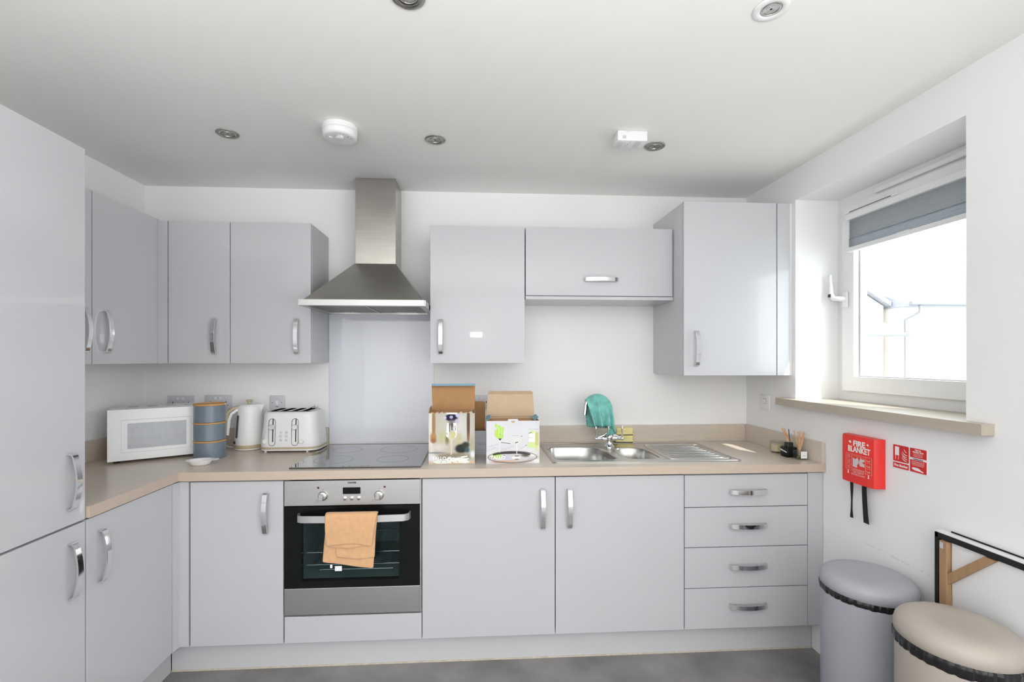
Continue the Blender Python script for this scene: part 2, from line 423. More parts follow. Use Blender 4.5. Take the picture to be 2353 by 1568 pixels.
# window: fixed frame, opening sash, pane, handle, vent
win = thing('window_1', 'white plastic kitchen window', 'window', (WX, -0.84, 1.2)); del win['category']; win['kind'] = 'structure'
def frame_ring(y0, y1, z0, z1, wl, wr, wb, wt, x0, x1, bev=0.004):
    m = nb()
    slab(m, [y0, y0 + wl, y1 - wr, y1], [z0, z0 + wb, z1 - wt, z1], x0, x1, lambda i, j: not (i == 1 and j == 1), P=lambda y, z, x: (x, y, z))
    return m
part('window_frame', frame_ring(WY0, WY1, 1.1967, WZ1, 0.06, 0.06, 0.07, 0.07, WX - 0.005, WX + 0.06), M_PVC, win)
part('sash', frame_ring(WY0 + 0.05, WY1 - 0.05, 1.245, WZ1 - 0.06, 0.07, 0.07, 0.07, 0.07, WX - 0.024, WX + 0.045), M_PVC, win)
part('pane', bbox(WX + 0.012, WX + 0.0135, WY0 + 0.118, WY1 - 0.118, 1.313, WZ1 - 0.128), M_PANE, win)
part('gasket', frame_ring(WY0 + 0.112, WY1 - 0.112, 1.307, WZ1 - 0.122, 0.016, 0.016, 0.013, 0.013, WX + 0.004, WX + 0.0118), mat('grey_gasket', (0.42, 0.43, 0.47), 0.6), win)
vent = bbox(WX - 0.022, WX - 0.006, -1.12, -0.66, 2.168, 2.19, 0.003)
vo = part('trickle_vent', vent, M_PVC, win)
part('vent_cap', bbox(WX - 0.027, WX - 0.006, -1.12, -1.04, 2.166, 2.192, 0.003), M_PVC, vo)
h = nb(); hy = -0.505
box(h, WX - 0.036, WX - 0.0245, hy - 0.016, hy + 0.016, 1.655, 1.735, 0.005)
tube(h, [(WX - 0.03, hy, 1.70), (WX - 0.055, hy + 0.006, 1.70), (WX - 0.066, hy + 0.03, 1.705), (WX - 0.068, hy + 0.042, 1.73), (WX - 0.068, hy + 0.046, 1.78), (WX - 0.072, hy + 0.045, 1.825)], [0.012, 0.012, 0.012, 0.011, 0.009, 0.008], 10)
ho = part('window_handle', h, M_WHITE, win, 50)
part('lock_button', bbox(WX - 0.082, WX - 0.070, hy + 0.034, hy + 0.050, 1.712, 1.728, 0.003), M_BLACK, ho)

# pleated blind fixed to the sash
bl = thing('pleated_blind', 'dark grey pleated blind drawn a quarter down the window', 'blind', (WX - 0.04, -0.84, 1.95))
by0, by1 = -1.165, -0.532
part('headrail', bbox(WX - 0.052, WX - 0.0245, by0, by1, 2.078, 2.108, 0.003), M_PVC, bl)
pl = nb(); npl = 15; zt, zb = 2.078, 1.945
pts = []
for i in range(npl * 2 + 1):
    t = i / (npl * 2); zz = zt - (zt - 1.984) * t
    pts.append((WX - 0.034 + (0.0028 if i % 2 else -0.0028), zz))
loft(pl, [[(p[0], by0 + 0.006, p[1]) for p in pts], [(p[0], by1 - 0.004, p[1]) for p in pts]], closed=False)
part('pleated_fabric', pl, M_BLIND, bl)
part('gathered_fabric', loft(nb(), [[(WX - 0.033 - 0.006 * (k % 2), y_, 1.989 - 0.045 * k / 12) for k in range(13)] for y_ in (by0 + 0.006, by1 - 0.004)], closed=False), M_BLIND2, bl)
part('bottom_rail', bbox(WX - 0.050, WX - 0.0245, by0, by1, 1.922, 1.944, 0.003), M_PVC, bl)
part('cord', tube(nb(), [(WX - 0.054, by1 - 0.02, 2.113), (WX - 0.054, -0.80, 2.114)], 0.0016, 6), M_BLACK, bl)
for yy in (by1 - 0.012, -0.80): part('cord_clip', bbox(WX - 0.058, WX - 0.03, yy - 0.014, yy + 0.014, 2.1085, 2.121, 0.003), M_PVC, bl)
part('pull_tab', bbox(WX - 0.056, WX - 0.050, -0.87, -0.81, 1.928, 1.944, 0.002), M_PVC, bl)

# ------------------------------------------------------------------ handles
def bow_mesh():
    path = [(0, 0.0, -0.0875), (0, -0.013, -0.0865), (0, -0.019, -0.080)]
    for i in range(1, 12):
        t = i / 12; path.append((0, -0.019 - 0.0125 * math.sin(PI * t), -0.080 + 0.160 * t))
    path += [(0, -0.019, 0.080), (0, -0.013, 0.0865), (0, 0.0, 0.0875)]
    m = ribbon(nb(), path, (1, 0, 0), 0.0195, 0.0048)
    bmesh.ops.bevel(m, geom=[e for e in m.edges if len(e.link_faces) == 2 and e.calc_face_angle(0) > 1.0], offset=0.0009, segments=2, affect='EDGES')
    return finish(m, 'bow_handle', M_CHROME, 35)
BOW = bow_mesh()
def bow(door, x, y, z, facing='y', horizontal=False):
    M = Matrix.Translation((x, y, z))
    if facing == 'x': M = M @ Matrix.Rotation(PI / 2, 4, 'Z')
    if horizontal: M = M @ Matrix.Rotation(PI / 2, 4, 'Y')
    return link_mesh('handle', BOW, door, M)

G = 0.0019   # half of the gap between doors
def door_y(parent, x0, x1, z0, z1, y, name='door'):
    return part(name, bbox(x0 + G, x1 - G, y, y + 0.018, z0, z1, 0.0012), M_DOOR, parent)
def door_x(parent, y0, y1, z0, z1, x, name='door'):
    return part(name, bbox(x - 0.018, x, y0 + G, y1 - G, z0, z1, 0.0012), M_DOOR, parent)
def carcass(parent, x0, x1, y0, y1, z0, z1, m=None):
    return part('carcass', bbox(x0, x1, y0, y1, z0, z1), m or M_CARC, parent)

# ------------------------------------------------------------------ base cabinets
ZB, ZD = 0.152, 0.8655
CY = DF + 0.021
base_g = 'base cabinets under the worktop'
c = thing('tall_cabinet', 'full height gloss grey cabinet with two doors at the far left', 'cabinet', (-0.73, -1.39, 0))
carcass(c, XL + 0.002, XD - 0.021, -1.69, -1.0905, 0.15, 2.095)
d = door_x(c, -1.69, -1.0905, 0.873, 2.095, XD); bow(d, XD, -1.153, 1.012, 'x')
d = door_x(c, -1.69, -1.0905, ZB, 0.866, XD); bow(d, XD, -1.149, 0.727, 'x')

c = thing('base_cabinet', 'gloss grey base cabinet on the left run beside the tall cabinet', 'cabinet', (-0.75, -0.87, 0), group=base_g)
carcass(c, XL + 0.02, XD - 0.021, -1.088, -0.64, 0.152, 0.8735)
d = door_x(c, -1.088, -0.655, ZB, 0.868, XD); bow(d, XD, -1.034, 0.7275, 'x')

c = thing('base_cabinet', 'narrow gloss grey base cabinet between the inner corner and the oven', 'cabinet', (-0.2, -0.3, 0), group=base_g)
carcass(c, -0.398, -0.004, CY, -0.02, 0.152, 0.8735)
d = door_y(c, -0.3985, -0.0015, ZB, ZD, DF); bow(d, -0.0745, DF, 0.7275)
post = nb(); poly_prism(post, [(-0.4035, DF + 0.0005), (-0.4035, DF + 0.02), (XD + 0.001, DF + 0.02), (XD - 0.018, -0.6545), (XD, -0.6545), (XD + 0.0065, DF + 0.0005)], 'z', ZB, 0.868)
part('corner_post', post, M_DOOR, c)

c = thing('oven_housing', 'gloss grey cabinet housing the built-in oven with a panel below it', 'cabinet', (0.3, -0.3, 0), group=base_g)
hs = nb()
box(hs, 0.000, 0.016, CY, -0.02, 0.152, 0.8735); box(hs, 0.584, 0.600, CY, -0.02, 0.152, 0.8735); box(hs, 0.016, 0.584, CY, -0.02, 0.152, 0.265); box(hs, 0.016, 0.584, -0.035, -0.02, 0.265, 0.8735)
part('carcass', hs, M_CARC, c)
door_y(c, 0.0, 0.6, ZB, 0.267, DF, 'panel')

for (x0, hx, lab) in ((0.6, 1.142, 'gloss grey base cabinet right of the oven, handle at its right'), (1.2, 1.264, 'gloss grey base cabinet below the sink, handle at its left')):
    c = thing('base_cabinet', lab, 'cabinet', (x0 + 0.3, -0.3, 0), group=base_g)
    carcass(c, x0 + 0.003, x0 + 0.597, CY, -0.02, 0.152, 0.8735 if x0 < 1 else 0.74)
    d = door_y(c, x0, x0 + 0.6, ZB, ZD, DF); bow(d, hx, DF, 0.724)
c = thing('drawer_cabinet', 'gloss grey base cabinet with four drawers at the right end', 'cabinet', (2.1, -0.3, 0), group=base_g)
carcass(c, 1.803, 2.455, CY, -0.02, 0.152, 0.8735)
zs = [ZB, 0.340, 0.5285, 0.7145, ZD]; hz = [0.257, 0.441, 0.629, 0.787]
for i in range(4):
    d = part('drawer', bbox(1.8 + G, 2.393 - G, DF, DF + 0.018, zs[i] + (0.0018 if i else 0), zs[i + 1] - 0.0018, 0.0012), M_DOOR, c)
    bow(d, 2.101, DF, hz[i], 'y', True)
part('filler_panel', bbox(2.3945, 2.4665, DF + 0.0005, DF + 0.02, ZB, 0.868, 0.001), M_DOOR, c)

p = thing('plinth', 'pale grey plinth board along the foot of the back run', 'plinth', (0.9, -0.55, 0), group='plinth boards')
part('board', bbox(-0.519, 2.464, -0.545, -0.529, 0.006, 0.1515), M_PLINTH, p)
part('seal_strip', bbox(-0.519, 2.464, -0.5475, -0.5455, 0.0, 0.007), M_SEAL, p, label='beige sealing strip along the floor')
p = thing('plinth', 'pale grey plinth board under the left run in shade', 'plinth', (-0.52, -1.1, 0), group='plinth boards')
part('board', bbox(-0.537, -0.521, -1.69, -0.548, 0.0, 0.1495), M_PLINTH, p)

# ------------------------------------------------------------------ worktop (L-shaped) and upstands
wt = thing('worktop', 'pale ash laminate L-shaped worktop over the base cabinets', 'worktop', (0.7, -0.3, 0.8744))
b = nb(); xs = [XL + 0.001, -0.437, 1.205, 1.775, XR - 0.001]; ys = [-1.0875, -0.634, -0.515, -0.145, -0.001]
slab(b, xs, ys, WT - 0.038, WT, lambda i, j: (i == 0 or j > 0) and not (i == 2 and j == 2), mi_side=1)
part('worktop_board', b, [M_WORK, M_WORKE], wt)
UP = WT + 0.098
part('upstand', bbox(XL + 0.019, 0.001, -0.0185, -0.001, WT, UP, 0.001), M_WORK, wt)
part('upstand', bbox(0.597, XR - 0.019, -0.0185, -0.001, WT, UP, 0.001), M_WORK, wt)
part('upstand', bbox(XL + 0.001, XL + 0.0185, -1.0875, -0.001, WT, UP, 0.001), M_WORK, wt)
part('upstand', bbox(XR - 0.0185, XR - 0.001, -0.633, -0.001, WT, UP, 0.001), M_WORK, wt)
part('joint_trim', bbox(-0.449, -0.434, -0.637, -0.632, WT - 0.036, WT - 0.0005), M_WORKE, wt)

single('splashback', bbox(0.003, 0.596, -0.007, -0.0005, WT + 0.002, 1.66, 0.001), M_SPLASH, 'pale grey glass splashback on the wall behind the hob', 'splashback')

# ------------------------------------------------------------------ wall cabinets
ZU0, ZU1 = 1.3794, 2.0952
wall_g = 'wall cabinets'
CU = UF + 0.0205
c = thing('wall_cabinet', 'gloss grey wall cabinet on the left wall, half hidden by tall cabinet', 'cabinet', (-0.88, -0.9, ZU0), group=wall_g)
carcass(c, XL + 0.001, XU - 0.0205, -1.086, -0.709, ZU0 + 0.001, ZU1 - 0.001)
d = door_x(c, -1.087, -0.7065, ZU0, ZU1, XU); bow(d, XU, -0.752, 1.518, 'x')
c = thing('wall_cabinet', 'gloss grey wall cabinet on the left wall beside the inner corner', 'cabinet', (-0.88, -0.5, ZU0), group=wall_g)
carcass(c, XL + 0.001, XU - 0.0205, -0.705, -0.32, ZU0 + 0.001, ZU1 - 0.001)
d = door_x(c, -0.7045, -0.315, ZU0, ZU1, XU); bow(d, XU, -0.643, 1.518, 'x')
post = nb(); poly_prism(post, [(-0.7055, UF + 0.0005), (-0.7055, UF + 0.02), (XU - 0.018, UF + 0.02), (XU - 0.018, -0.3135), (XU, -0.3135), (XU, UF + 0.0005)], 'z', ZU0, ZU1)
part('corner_post', post, M_DOOR, c)
c = thing('wall_cabinet', 'narrow gloss grey wall cabinet between corner post and hood-side cabinet', 'cabinet', (-0.55, -0.14, ZU0), group=wall_g)
carcass(c, -0.729, -0.404, CU, -0.001, ZU0 + 0.001, ZU1 - 0.001)
d = door_y(c, -0.7025, -0.401, ZU0, ZU1, UF); bow(d, -0.473, UF, 1.515)
c = thing('wall_cabinet', 'gloss grey wall cabinet directly left of the cooker hood', 'cabinet', (-0.2, -0.14, ZU0), group=wall_g)
carcass(c, -0.398, -0.001, CU, -0.001, ZU0 + 0.001, ZU1 - 0.001)
d = door_y(c, -0.401, 0.0, ZU0, ZU1, UF); bow(d, -0.069, UF, 1.5165)
c = thing('wall_cabinet', 'gloss grey wall cabinet directly right of the cooker hood', 'cabinet', (0.85, -0.14, ZU0), group=wall_g)
carcass(c, 0.603, 1.094, CU, -0.001, ZU0 + 0.012, ZU1 - 0.001)
d = door_y(c, 0.6015, 1.097, ZU0, ZU1, UF); bow(d, 0.658, UF, 1.517)
c = thing('flap_cabinet', 'low gloss grey wall cabinet with lift-up flap above the sink', 'cabinet', (1.5, -0.14, 1.7), group=wall_g)
carcass(c, 1.1, 1.890, CU, -0.001, 1.7165, ZU1 - 0.001)
d = door_y(c, 1.0985, 1.8905, 1.7355, ZU1, UF, 'flap'); bow(d, 1.501, UF, 1.8205, 'y', True)
part('base_panel', bbox(1.0995, 1.8915, UF - 0.001, -0.001, 1.7145, 1.7315, 0.001), M_DOOR, c)
c = thing('boiler_cabinet', 'tallest gloss grey wall cabinet beside the window', 'cabinet', (2.15, -0.2, 1.3167), group=wall_g)
carcass(c, 1.8945, 2.455, TF + 0.0205, -0.001, 1.318, 2.202)
d = door_y(c, 1.8935, 2.3855, 1.3167, 2.2032, TF); bow(d, 1.958, TF, 1.455)
part('filler_panel', bbox(2.3885, 2.455, TF + 0.0005, TF + 0.02, 1.3167, 2.2032, 0.001), M_DOOR, c)
part('edge_trim', bbox(2.456, XR - 0.0005, TF + 0.003, -0.2, 1.3167, 2.2032, 0.001), M_PVC, c)

# ------------------------------------------------------------------ cooker hood
hd = thing('cooker_hood', 'brushed steel chimney cooker hood over the hob', 'hood', (0.3, -0.2, 1.65))
part('chimney', bbox(0.196, 0.409, -0.185, -0.001, 1.90, ZC - 0.0005, 0.001), M_HOOD, hd)
cv = nb(); HB, HT = 1.6835, 1.912
loft(cv, [[(0.018, -0.449, HB), (0.580, -0.449, HB), (0.580, -0.001, HB), (0.018, -0.001, HB)], [(0.194, -0.187, HT), (0.411, -0.187, HT), (0.411, -0.001, HT), (0.194, -0.001, HT)]])
part('canopy', cv, M_HOOD, hd)
rim = nb(); slab(rim, [0.0015, 0.03, 0.568, 0.5985], [-0.468, -0.43, -0.03, -0.001], 1.6555, 1.6835, lambda i, j: not (i == 1 and j == 1))
bmesh.ops.bevel(rim, geom=[e for e in rim.edges if abs((e.verts[0].co - e.verts[1].co).z) > 0.01 and min(e.verts[0].co.y, e.verts[1].co.y) < -0.46], offset=0.006, segments=3, affect='EDGES')
part('rim', rim, mat('hood_rim_steel', (0.56, 0.555, 0.54), 0.38, 1.0, vary=0.03), hd, 40)
for x0, x1 in ((0.032, 0.296), (0.304, 0.566)):
    f = part('grease_filter', bbox(x0, x1, -0.428, -0.032, 1.664, 1.672), M_FILT, hd)
    part('filter_grip', bbox((x0 + x1) / 2 - 0.05, (x0 + x1) / 2 + 0.05, -0.42, -0.395, 1.6615, 1.6638), M_STEEL, f)
part('filter_divider', bbox(0.297, 0.303, -0.43, -0.03, 1.660, 1.674), M_STEEL, hd)
for x in (0.12, 0.45): part('hood_lamp', bbox(x - 0.06, x + 0.06, -0.066, -0.034, 1.6615, 1.6638), M_LAMP, hd)
part('switch_strip', bbox(0.599, 0.6005, -0.30, -0.16, 1.6605, 1.6785), M_BLACK, hd)

# ------------------------------------------------------------------ hob
hb = thing('hob', 'black glass ceramic hob set into the worktop', 'hob', (0.3, -0.32, WT))
HX0, HX1, HY0, HY1 = 0.012, 0.592, -0.596, -0.052
gl = nb(); box(gl, HX0, HX1, HY0, HY1, WT + 0.0003, WT + 0.0065, 0.0015); part('glass', gl, M_HOB, hb)
M_ZONE = mat('zone_print', (0.17, 0.18, 0.19), 0.3)
for (x, y, r) in ((0.16, -0.44, 0.09), (0.44, -0.44, 0.075), (0.16, -0.20, 0.075), (0.43, -0.20, 0.095)):
    z = nb(); n = 40
    loft(z, [[(x + rr * math.cos(2 * PI * i / n), y + rr * math.sin(2 * PI * i / n), WT + 0.0067) for i in range(n)] for rr in (r, r - 0.0015)], False, False); part('zone_ring', z, M_ZONE, hb)
for k in range(5): part('touch_control', bbox(0.24 + k * 0.028, 0.248 + k * 0.028, -0.585, -0.577, WT + 0.0066, WT + 0.0069), M_ZONE, hb)

# ------------------------------------------------------------------ oven
ov = thing('built_in_oven', 'stainless steel and black glass built-in oven below the hob', 'oven', (0.3, -0.4, 0.27))
OF = DF - 0.004
cav = nb()
box(cav, 0.03, 0.57, -0.15, -0.14, 0.40, 0.75); box(cav, 0.03, 0.055, -0.590, -0.15, 0.40, 0.75); box(cav, 0.545, 0.57, -0.590, -0.15, 0.40, 0.75); box(cav, 0.055, 0.545, -0.590, -0.15, 0.40, 0.41); box(cav, 0.055, 0.545, -0.590, -0.15, 0.74, 0.75)
part('cavity', cav, M_CAV, ov)
cp = part('control_panel', bbox(0.002, 0.5915, OF, DF + 0.03, 0.7555, 0.8655, 0.0015), M_OVENS, ov)
for x in (0.169, 0.4125):
    kb = nb(); lathe(kb, [(0.0205, 0), (0.0205, 0.008), (0.0185, 0.0125), (0.0165, 0.0135)], (0, 0, 0), 32)
    kb.transform(Matrix.Translation((x, OF, 0.799)) @ Matrix.Rotation(PI / 2, 4, 'X'))
    k = part('knob', kb, M_STEEL, cp, 40)
    part('grip', bbox(x - 0.013, x + 0.005, OF - 0.024, OF - 0.0125, 0.783, 0.809, 0.002), M_OVENS, k)
part('display', bbox(0.2545, 0.331, OF - 0.0012, OF - 0.0002, 0.8055, 0.8345), M_BLACKG, cp)
for x in (0.263, 0.293, 0.3235):
    kb = nb(); lathe(kb, [(0.0085, 0), (0.0085, 0.003), (0.007, 0.004)], (0, 0, 0), 20); kb.transform(Matrix.Translation((x, OF, 0.787)) @ Matrix.Rotation(PI / 2, 4, 'X'))
    part('button', kb, M_CHROME, cp, 40)
M_LED = mat('dark_red_lamp', (0.08, 0.01, 0.01), 0.3)
for x, z in ((0.148, 0.8345), (0.4365, 0.8345)): part('indicator', bbox(x - 0.004, x + 0.004, OF - 0.0012, OF - 0.0002, z - 0.004, z + 0.004), M_LED, cp)
M_INK = mat('black_print', (0.02, 0.02, 0.02), 0.5)
M_GINK = mat('grey_ink', (0.25, 0.25, 0.25), 0.5)
part('lettering', text_bm('ZANUSSI', 0.0095, face_y(0.2935, OF - 0.0004, 0.855), bold=0.0004), M_INK, cp)
for x, z in ((0.143, 0.775), (0.387, 0.775)):
    ic = nb(); slab(ic, [x - 0.005, x - 0.004, x + 0.004, x + 0.005], [z - 0.005, z - 0.004, z + 0.004, z + 0.005], OF - 0.0005, OF - 0.0001, lambda i, j: not (i == 1 and j == 1), P=lambda a, c_, b_: (a, b_, c_)); part('symbol', ic, M_GINK, cp)
for x in (0.263, 0.293, 0.3235): part('symbol', bbox(x - 0.003, x + 0.003, OF - 0.0005, OF - 0.0001, 0.7985, 0.7998), M_GINK, cp)
for x in (0.169, 0.4125): part('dial_mark', bbox(x - 0.002, x + 0.002, OF - 0.0005, OF - 0.0001, 0.824, 0.828), M_GINK, cp)
dg_ = nb(); slab(dg_, [0.002, 0.075, 0.500, 0.5915], [0.3945, 0.425, 0.690, 0.7525], OF, OF + 0.026, lambda i, j: not (i == 1 and j == 1), P=lambda x, z, y: (x, y, z))
od = part('oven_door', dg_, M_BLACKG, ov)
part('door_window', bbox(0.075, 0.500, OF + 0.001, OF + 0.005, 0.425, 0.690), M_OVENP, od)
part('lower_trim', bbox(0.002, 0.5915, OF, DF + 0.03, 0.2755, 0.3925, 0.0015), M_OVENS, ov)
part('side_trim', bbox(0.5918, 0.5965, OF - 0.001, DF + 0.02, 0.2755, 0.8655), M_CHROME, ov)
hp = [(0.068, OF, 0.711), (0.068, OF - 0.018, 0.711), (0.074, OF - 0.034, 0.711), (0.092, OF - 0.044, 0.711)]
hp += [(0.092 + 0.432 * t / 8, OF - 0.044 - 0.008 * math.sin(PI * t / 8), 0.711) for t in range(1, 8)]
hp += [(0.524, OF - 0.044, 0.711), (0.542, OF - 0.034, 0.711), (0.548, OF - 0.018, 0.711), (0.548, OF, 0.711)]
part('oven_handle', ribbon(nb(), hp, (0, 0, 1), 0.029, 0.006), mat('satin_steel', (0.62, 0.62, 0.615), 0.4, 0.85, vary=0.02), od, 40)
for z in (0.535, 0.48):
    r = nb()
    tube(r, [(0.056, -0.585, z), (0.544, -0.585, z)], 0.003, 8); tube(r, [(0.056, -0.18, z), (0.544, -0.18, z)], 0.003, 8)
    for k in range(13): tube(r, [(0.075 + k * 0.0375, -0.585, z), (0.075 + k * 0.0375, -0.18, z)], 0.0018, 6)
    part('oven_rack', r, M_CHROME, ov, 60)
r = nb(); tube(r, [(0.13, -0.55, 0.43), (0.13, -0.55, 0.442), (0.46, -0.55, 0.442), (0.46, -0.55, 0.43)], 0.002, 8); part('grid_handle', r, M_CHROME, ov)

# peach towel over the oven handle
def lerp(a, b_, t): return a + (b_ - a) * t
tw = nb()
yb = OF - 0.052
TL, TR_ = 0.2005, 0.4185
def drape(xl0, xr0, xl1, xr1, zl, zr, y_out, ztop=0.7385, wav=0.002, seed=0.0, tail=0.0):
    def fn(u, v):
        # v: 0 behind the bar, over the top, down the front
        if v < 0.22:
            t = v / 0.22; a = PI * (1 - t)
            x = lerp(xl0, xr0, u); y = yb + 0.004 + (0.010 + (-0.0) ) * math.cos(a) * -1 * -1
            y = lerp(yb + 0.012, y_out, t); z = ztop - 0.004 + 0.006 * math.sin(PI * t)
            return (x, y, z - 0.0045 * (1 if t < 0.02 else 0))
        t = (v - 0.22) / 0.78
        zb_ = lerp(zl, zr, u) + tail * math.sin(PI * u)
        x = lerp(lerp(xl0, xr0, u), lerp(xl1, xr1, u), t)
        z = lerp(ztop - 0.004, zb_, t)
        y = y_out - 0.004 * math.sin(PI * min(1, t * 1.2)) + wav * math.sin(9 * u + 5 * t + seed) * t
        return (x, y, z)
    return fn
grid(tw, 14, 22, drape(0.2045, 0.4185, 0.185, 0.400, 0.532, 0.4985, yb - 0.007))
grid(tw, 14, 16, drape(0.240, 0.4170, 0.243, 0.407, 0.556, 0.548, yb - 0.0135, 0.7395, 0.0015, 1.0, -0.008))
grid(tw, 14, 16, drape(0.203, 0.4175, 0.219, 0.398, 0.597, 0.604, yb - 0.020, 0.7405, 0.002, 2.0, -0.006))
grid(tw, 14, 16, drape(0.2005, 0.4195, 0.2055, 0.397, 0.606, 0.602, yb - 0.0265, 0.7415, 0.002, 3.2, 0.010))
two = single('hand_towel', tw, M_TOWEL, 'peach terry hand towel draped over the oven handle', 'towel', 60)
md = two.modifiers.new('thick', 'SOLIDIFY'); md.thickness = 0.0058; md.offset = 0
md = two.modifiers.new('soft', 'SUBSURF'); md.levels = 1; md.render_levels = 1
tg = nb(); box(tg, 0.238, 0.267, yb - 0.008, yb - 0.0072, 0.493, 0.514, 0); part('care_tag', tg, M_TEXTW, two)
tg = nb(); box(tg, 0.218, 0.2275, yb - 0.008, yb - 0.0072, 0.506, 0.521, 0.0); part('hanging_loop', tg, M_TEXTW, two)

# ------------------------------------------------------------------ sink
sk = thing('sink', 'stainless steel one and a half bowl sink with drainer', 'sink', (1.65, -0.31, WT))
SX0, SX1, SY0, SY1 = 1.200, 2.118, -0.556, -0.068
ZP = WT + 0.003
outer = rrect((SX0 + SX1) / 2, (SY0 + SY1) / 2, SX1 - SX0, SY1 - SY0, 0.025, 5)
def bowl_loop(x0, x1, y0, y1, r, rbr, n=10):
    pts = []
    for (cx, cy, a0, rr) in ((x1 - rbr, y1 - rbr, 0, rbr), (x0 + r, y1 - r, 90, r), (x0 + r, y0 + r, 180, r), (x1 - r, y0 + r, 270, r)):
        for i in range(n + 1):
            a = math.radians(a0 + 90 * i / n); pts.append((cx + rr * math.cos(a), cy + rr * math.sin(a)))
    return pts
loops = [bowl_loop(1.222, 1.536, -0.505, -0.160, 0.055, 0.145), bowl_loop(1.575, 1.752, -0.495, -0.205, 0.055, 0.095)]
b = nb(); lv = plate_with_holes(b, outer, loops, ZP)
bot = [b.verts.new((p[0], p[1], WT + 0.0002)) for p in outer]; tv = lv[0]
for i in range(len(bot)): b.faces.new((tv[i], tv[(i + 1) % len(bot)], bot[(i + 1) % len(bot)], bot[i]))
tube(b, [(p[0], p[1], ZP) for p in rrect((SX0 + SX1) / 2, (SY0 + SY1) / 2, SX1 - SX0 - 0.016, SY1 - SY0 - 0.016, 0.02, 5) + [rrect((SX0 + SX1) / 2, (SY0 + SY1) / 2, SX1 - SX0 - 0.016, SY1 - SY0 - 0.016, 0.02, 5)[0]]], 0.0022, 6, False)
part('sink_top', b, M_SINK, sk, 40)
for lp, dep in ((loops[0], 0.125), (loops[1], 0.10)):
    cx = sum(p[0] for p in lp) / len(lp); cy = sum(p[1] for p in lp) / len(lp)
    b = nb(); secs = []
    for (s, z) in ((1.0, ZP), (0.985, ZP - 0.002), (0.965, ZP - 0.010), (0.93, ZP - dep * 0.55), (0.90, ZP - dep * 0.85), (0.84, ZP - dep * 0.97), (0.74, ZP - dep), (0.2, ZP - dep - 0.002)):
        secs.append([(cx + (p[0] - cx) * s, cy + (p[1] - cy) * s, z) for p in lp])
    loft(b, secs, False, True); bo = part('bowl', b, M_SINK, sk, 50)
    part('waste', lathe(nb(), [(0.038, 0), (0.036, 0.002), (0.03, 0.0015), (0.012, 0.003)], (cx, cy, ZP - dep - 0.0018), 28), M_CHROME, bo, 40)
part('overflow', bbox(1.480, 1.512, -0.476, -0.474, ZP - 0.045, ZP - 0.036), M_BLACK, sk)
n_r = 8
for k in range(n_r):
    t = k / (n_r - 1); y = -0.478 + 0.29 * t
    x0 = lerp(1.800, 1.800, t); x1 = 2.072
    b = nb(); n = 8
    secs = []
    for (x, s) in ((x0, 0.2), (x0 + 0.01, 0.8), (x0 + 0.03, 1), (x1 - 0.03, 1), (x1 - 0.01, 0.8), (x1, 0.2)):
        secs.append([(x, y + 0.0085 * s * math.cos(PI * i / n), ZP - 0.0008 + 0.0052 * s * math.sin(PI * i / n)) for i in range(n + 1)])
    loft(b, secs, closed=False); part('drainer_ridge', b, M_SINK, sk, 60)
b = nb(); tube(b, [(p[0], p[1], ZP) for p in (rrect(1.936, -0.325, 0.325, 0.36, 0.03, 5) + [rrect(1.936, -0.325, 0.325, 0.36, 0.03, 5)[0]])], 0.0024, 6, False); part('drainer_edge', b, M_SINK, sk, 60)

# tap
tx, ty = 1.576, -0.178
tp = thing('mixer_tap', 'chrome swan neck mixer tap with two lever handles', 'tap', (tx, ty, ZP))
b = nb(); lathe(b, [(0.030, 0), (0.030, 0.004), (0.024, 0.008), (0.016, 0.018), (0.0135, 0.030), (0.0145, 0.036), (0.019, 0.042), (0.021, 0.052), (0.019, 0.062), (0.0145, 0.068), (0.0125, 0.078)], (tx, ty, ZP + 0.0002), 28)
for s in (-1, 1):
    tube(b, [(tx, ty, 0.963), (tx + s * 0.04, ty, 0.963), (tx + s * 0.042, ty, 0.963), (tx + s * 0.060, ty, 0.961), (tx + s * 0.073, ty, 0.961)], [0.0135, 0.0135, 0.010, 0.0075, 0.0065], 16)
    tube(b, [(tx + s * 0.013, ty, 0.990), (tx + s * 0.035, ty, 0.978), (tx + s * 0.066, ty, 0.966)], [0.006, 0.005, 0.004], 10)
part('tap_body', b, M_CHROME, tp, 50)
for s in (-1, 1):
    lx = tx + s * 0.0735; lv_ = nb()
    bmesh.ops.create_uvsphere(lv_, u_segments=16, v_segments=10, radius=0.0105, matrix=Matrix.Translation((lx, ty, 0.961)))
    tube(lv_, [(lx, ty, 0.965), (lx, ty, 1.010), (lx, ty, 1.013), (lx, ty, 1.018), (lx, ty, 1.022), (lx, ty, 1.027), (lx, ty, 1.032)], [0.0042, 0.0042, 0.0062, 0.0062, 0.0045, 0.0062, 0.003], 12)
    part('lever', lv_, M_CHROME, tp, 50)
arc = [(tx, ty, 0.985), (tx, ty, 1.06), (tx - 0.001, ty, 1.10)]
acx, acz, ar = tx - 0.068, 1.125, 0.068
for i in range(1, 13):
    a = math.radians(10 + 150 * i / 12); arc.append((acx + ar * math.cos(a), ty, acz + ar * math.sin(a)))
arc += [(1.4425, ty, 1.125), (1.4375, ty, 1.094)]
part('spout', tube(nb(), arc, [0.0105] * (len(arc) - 2) + [0.0115, 0.012], 16), M_CHROME, tp, 50)

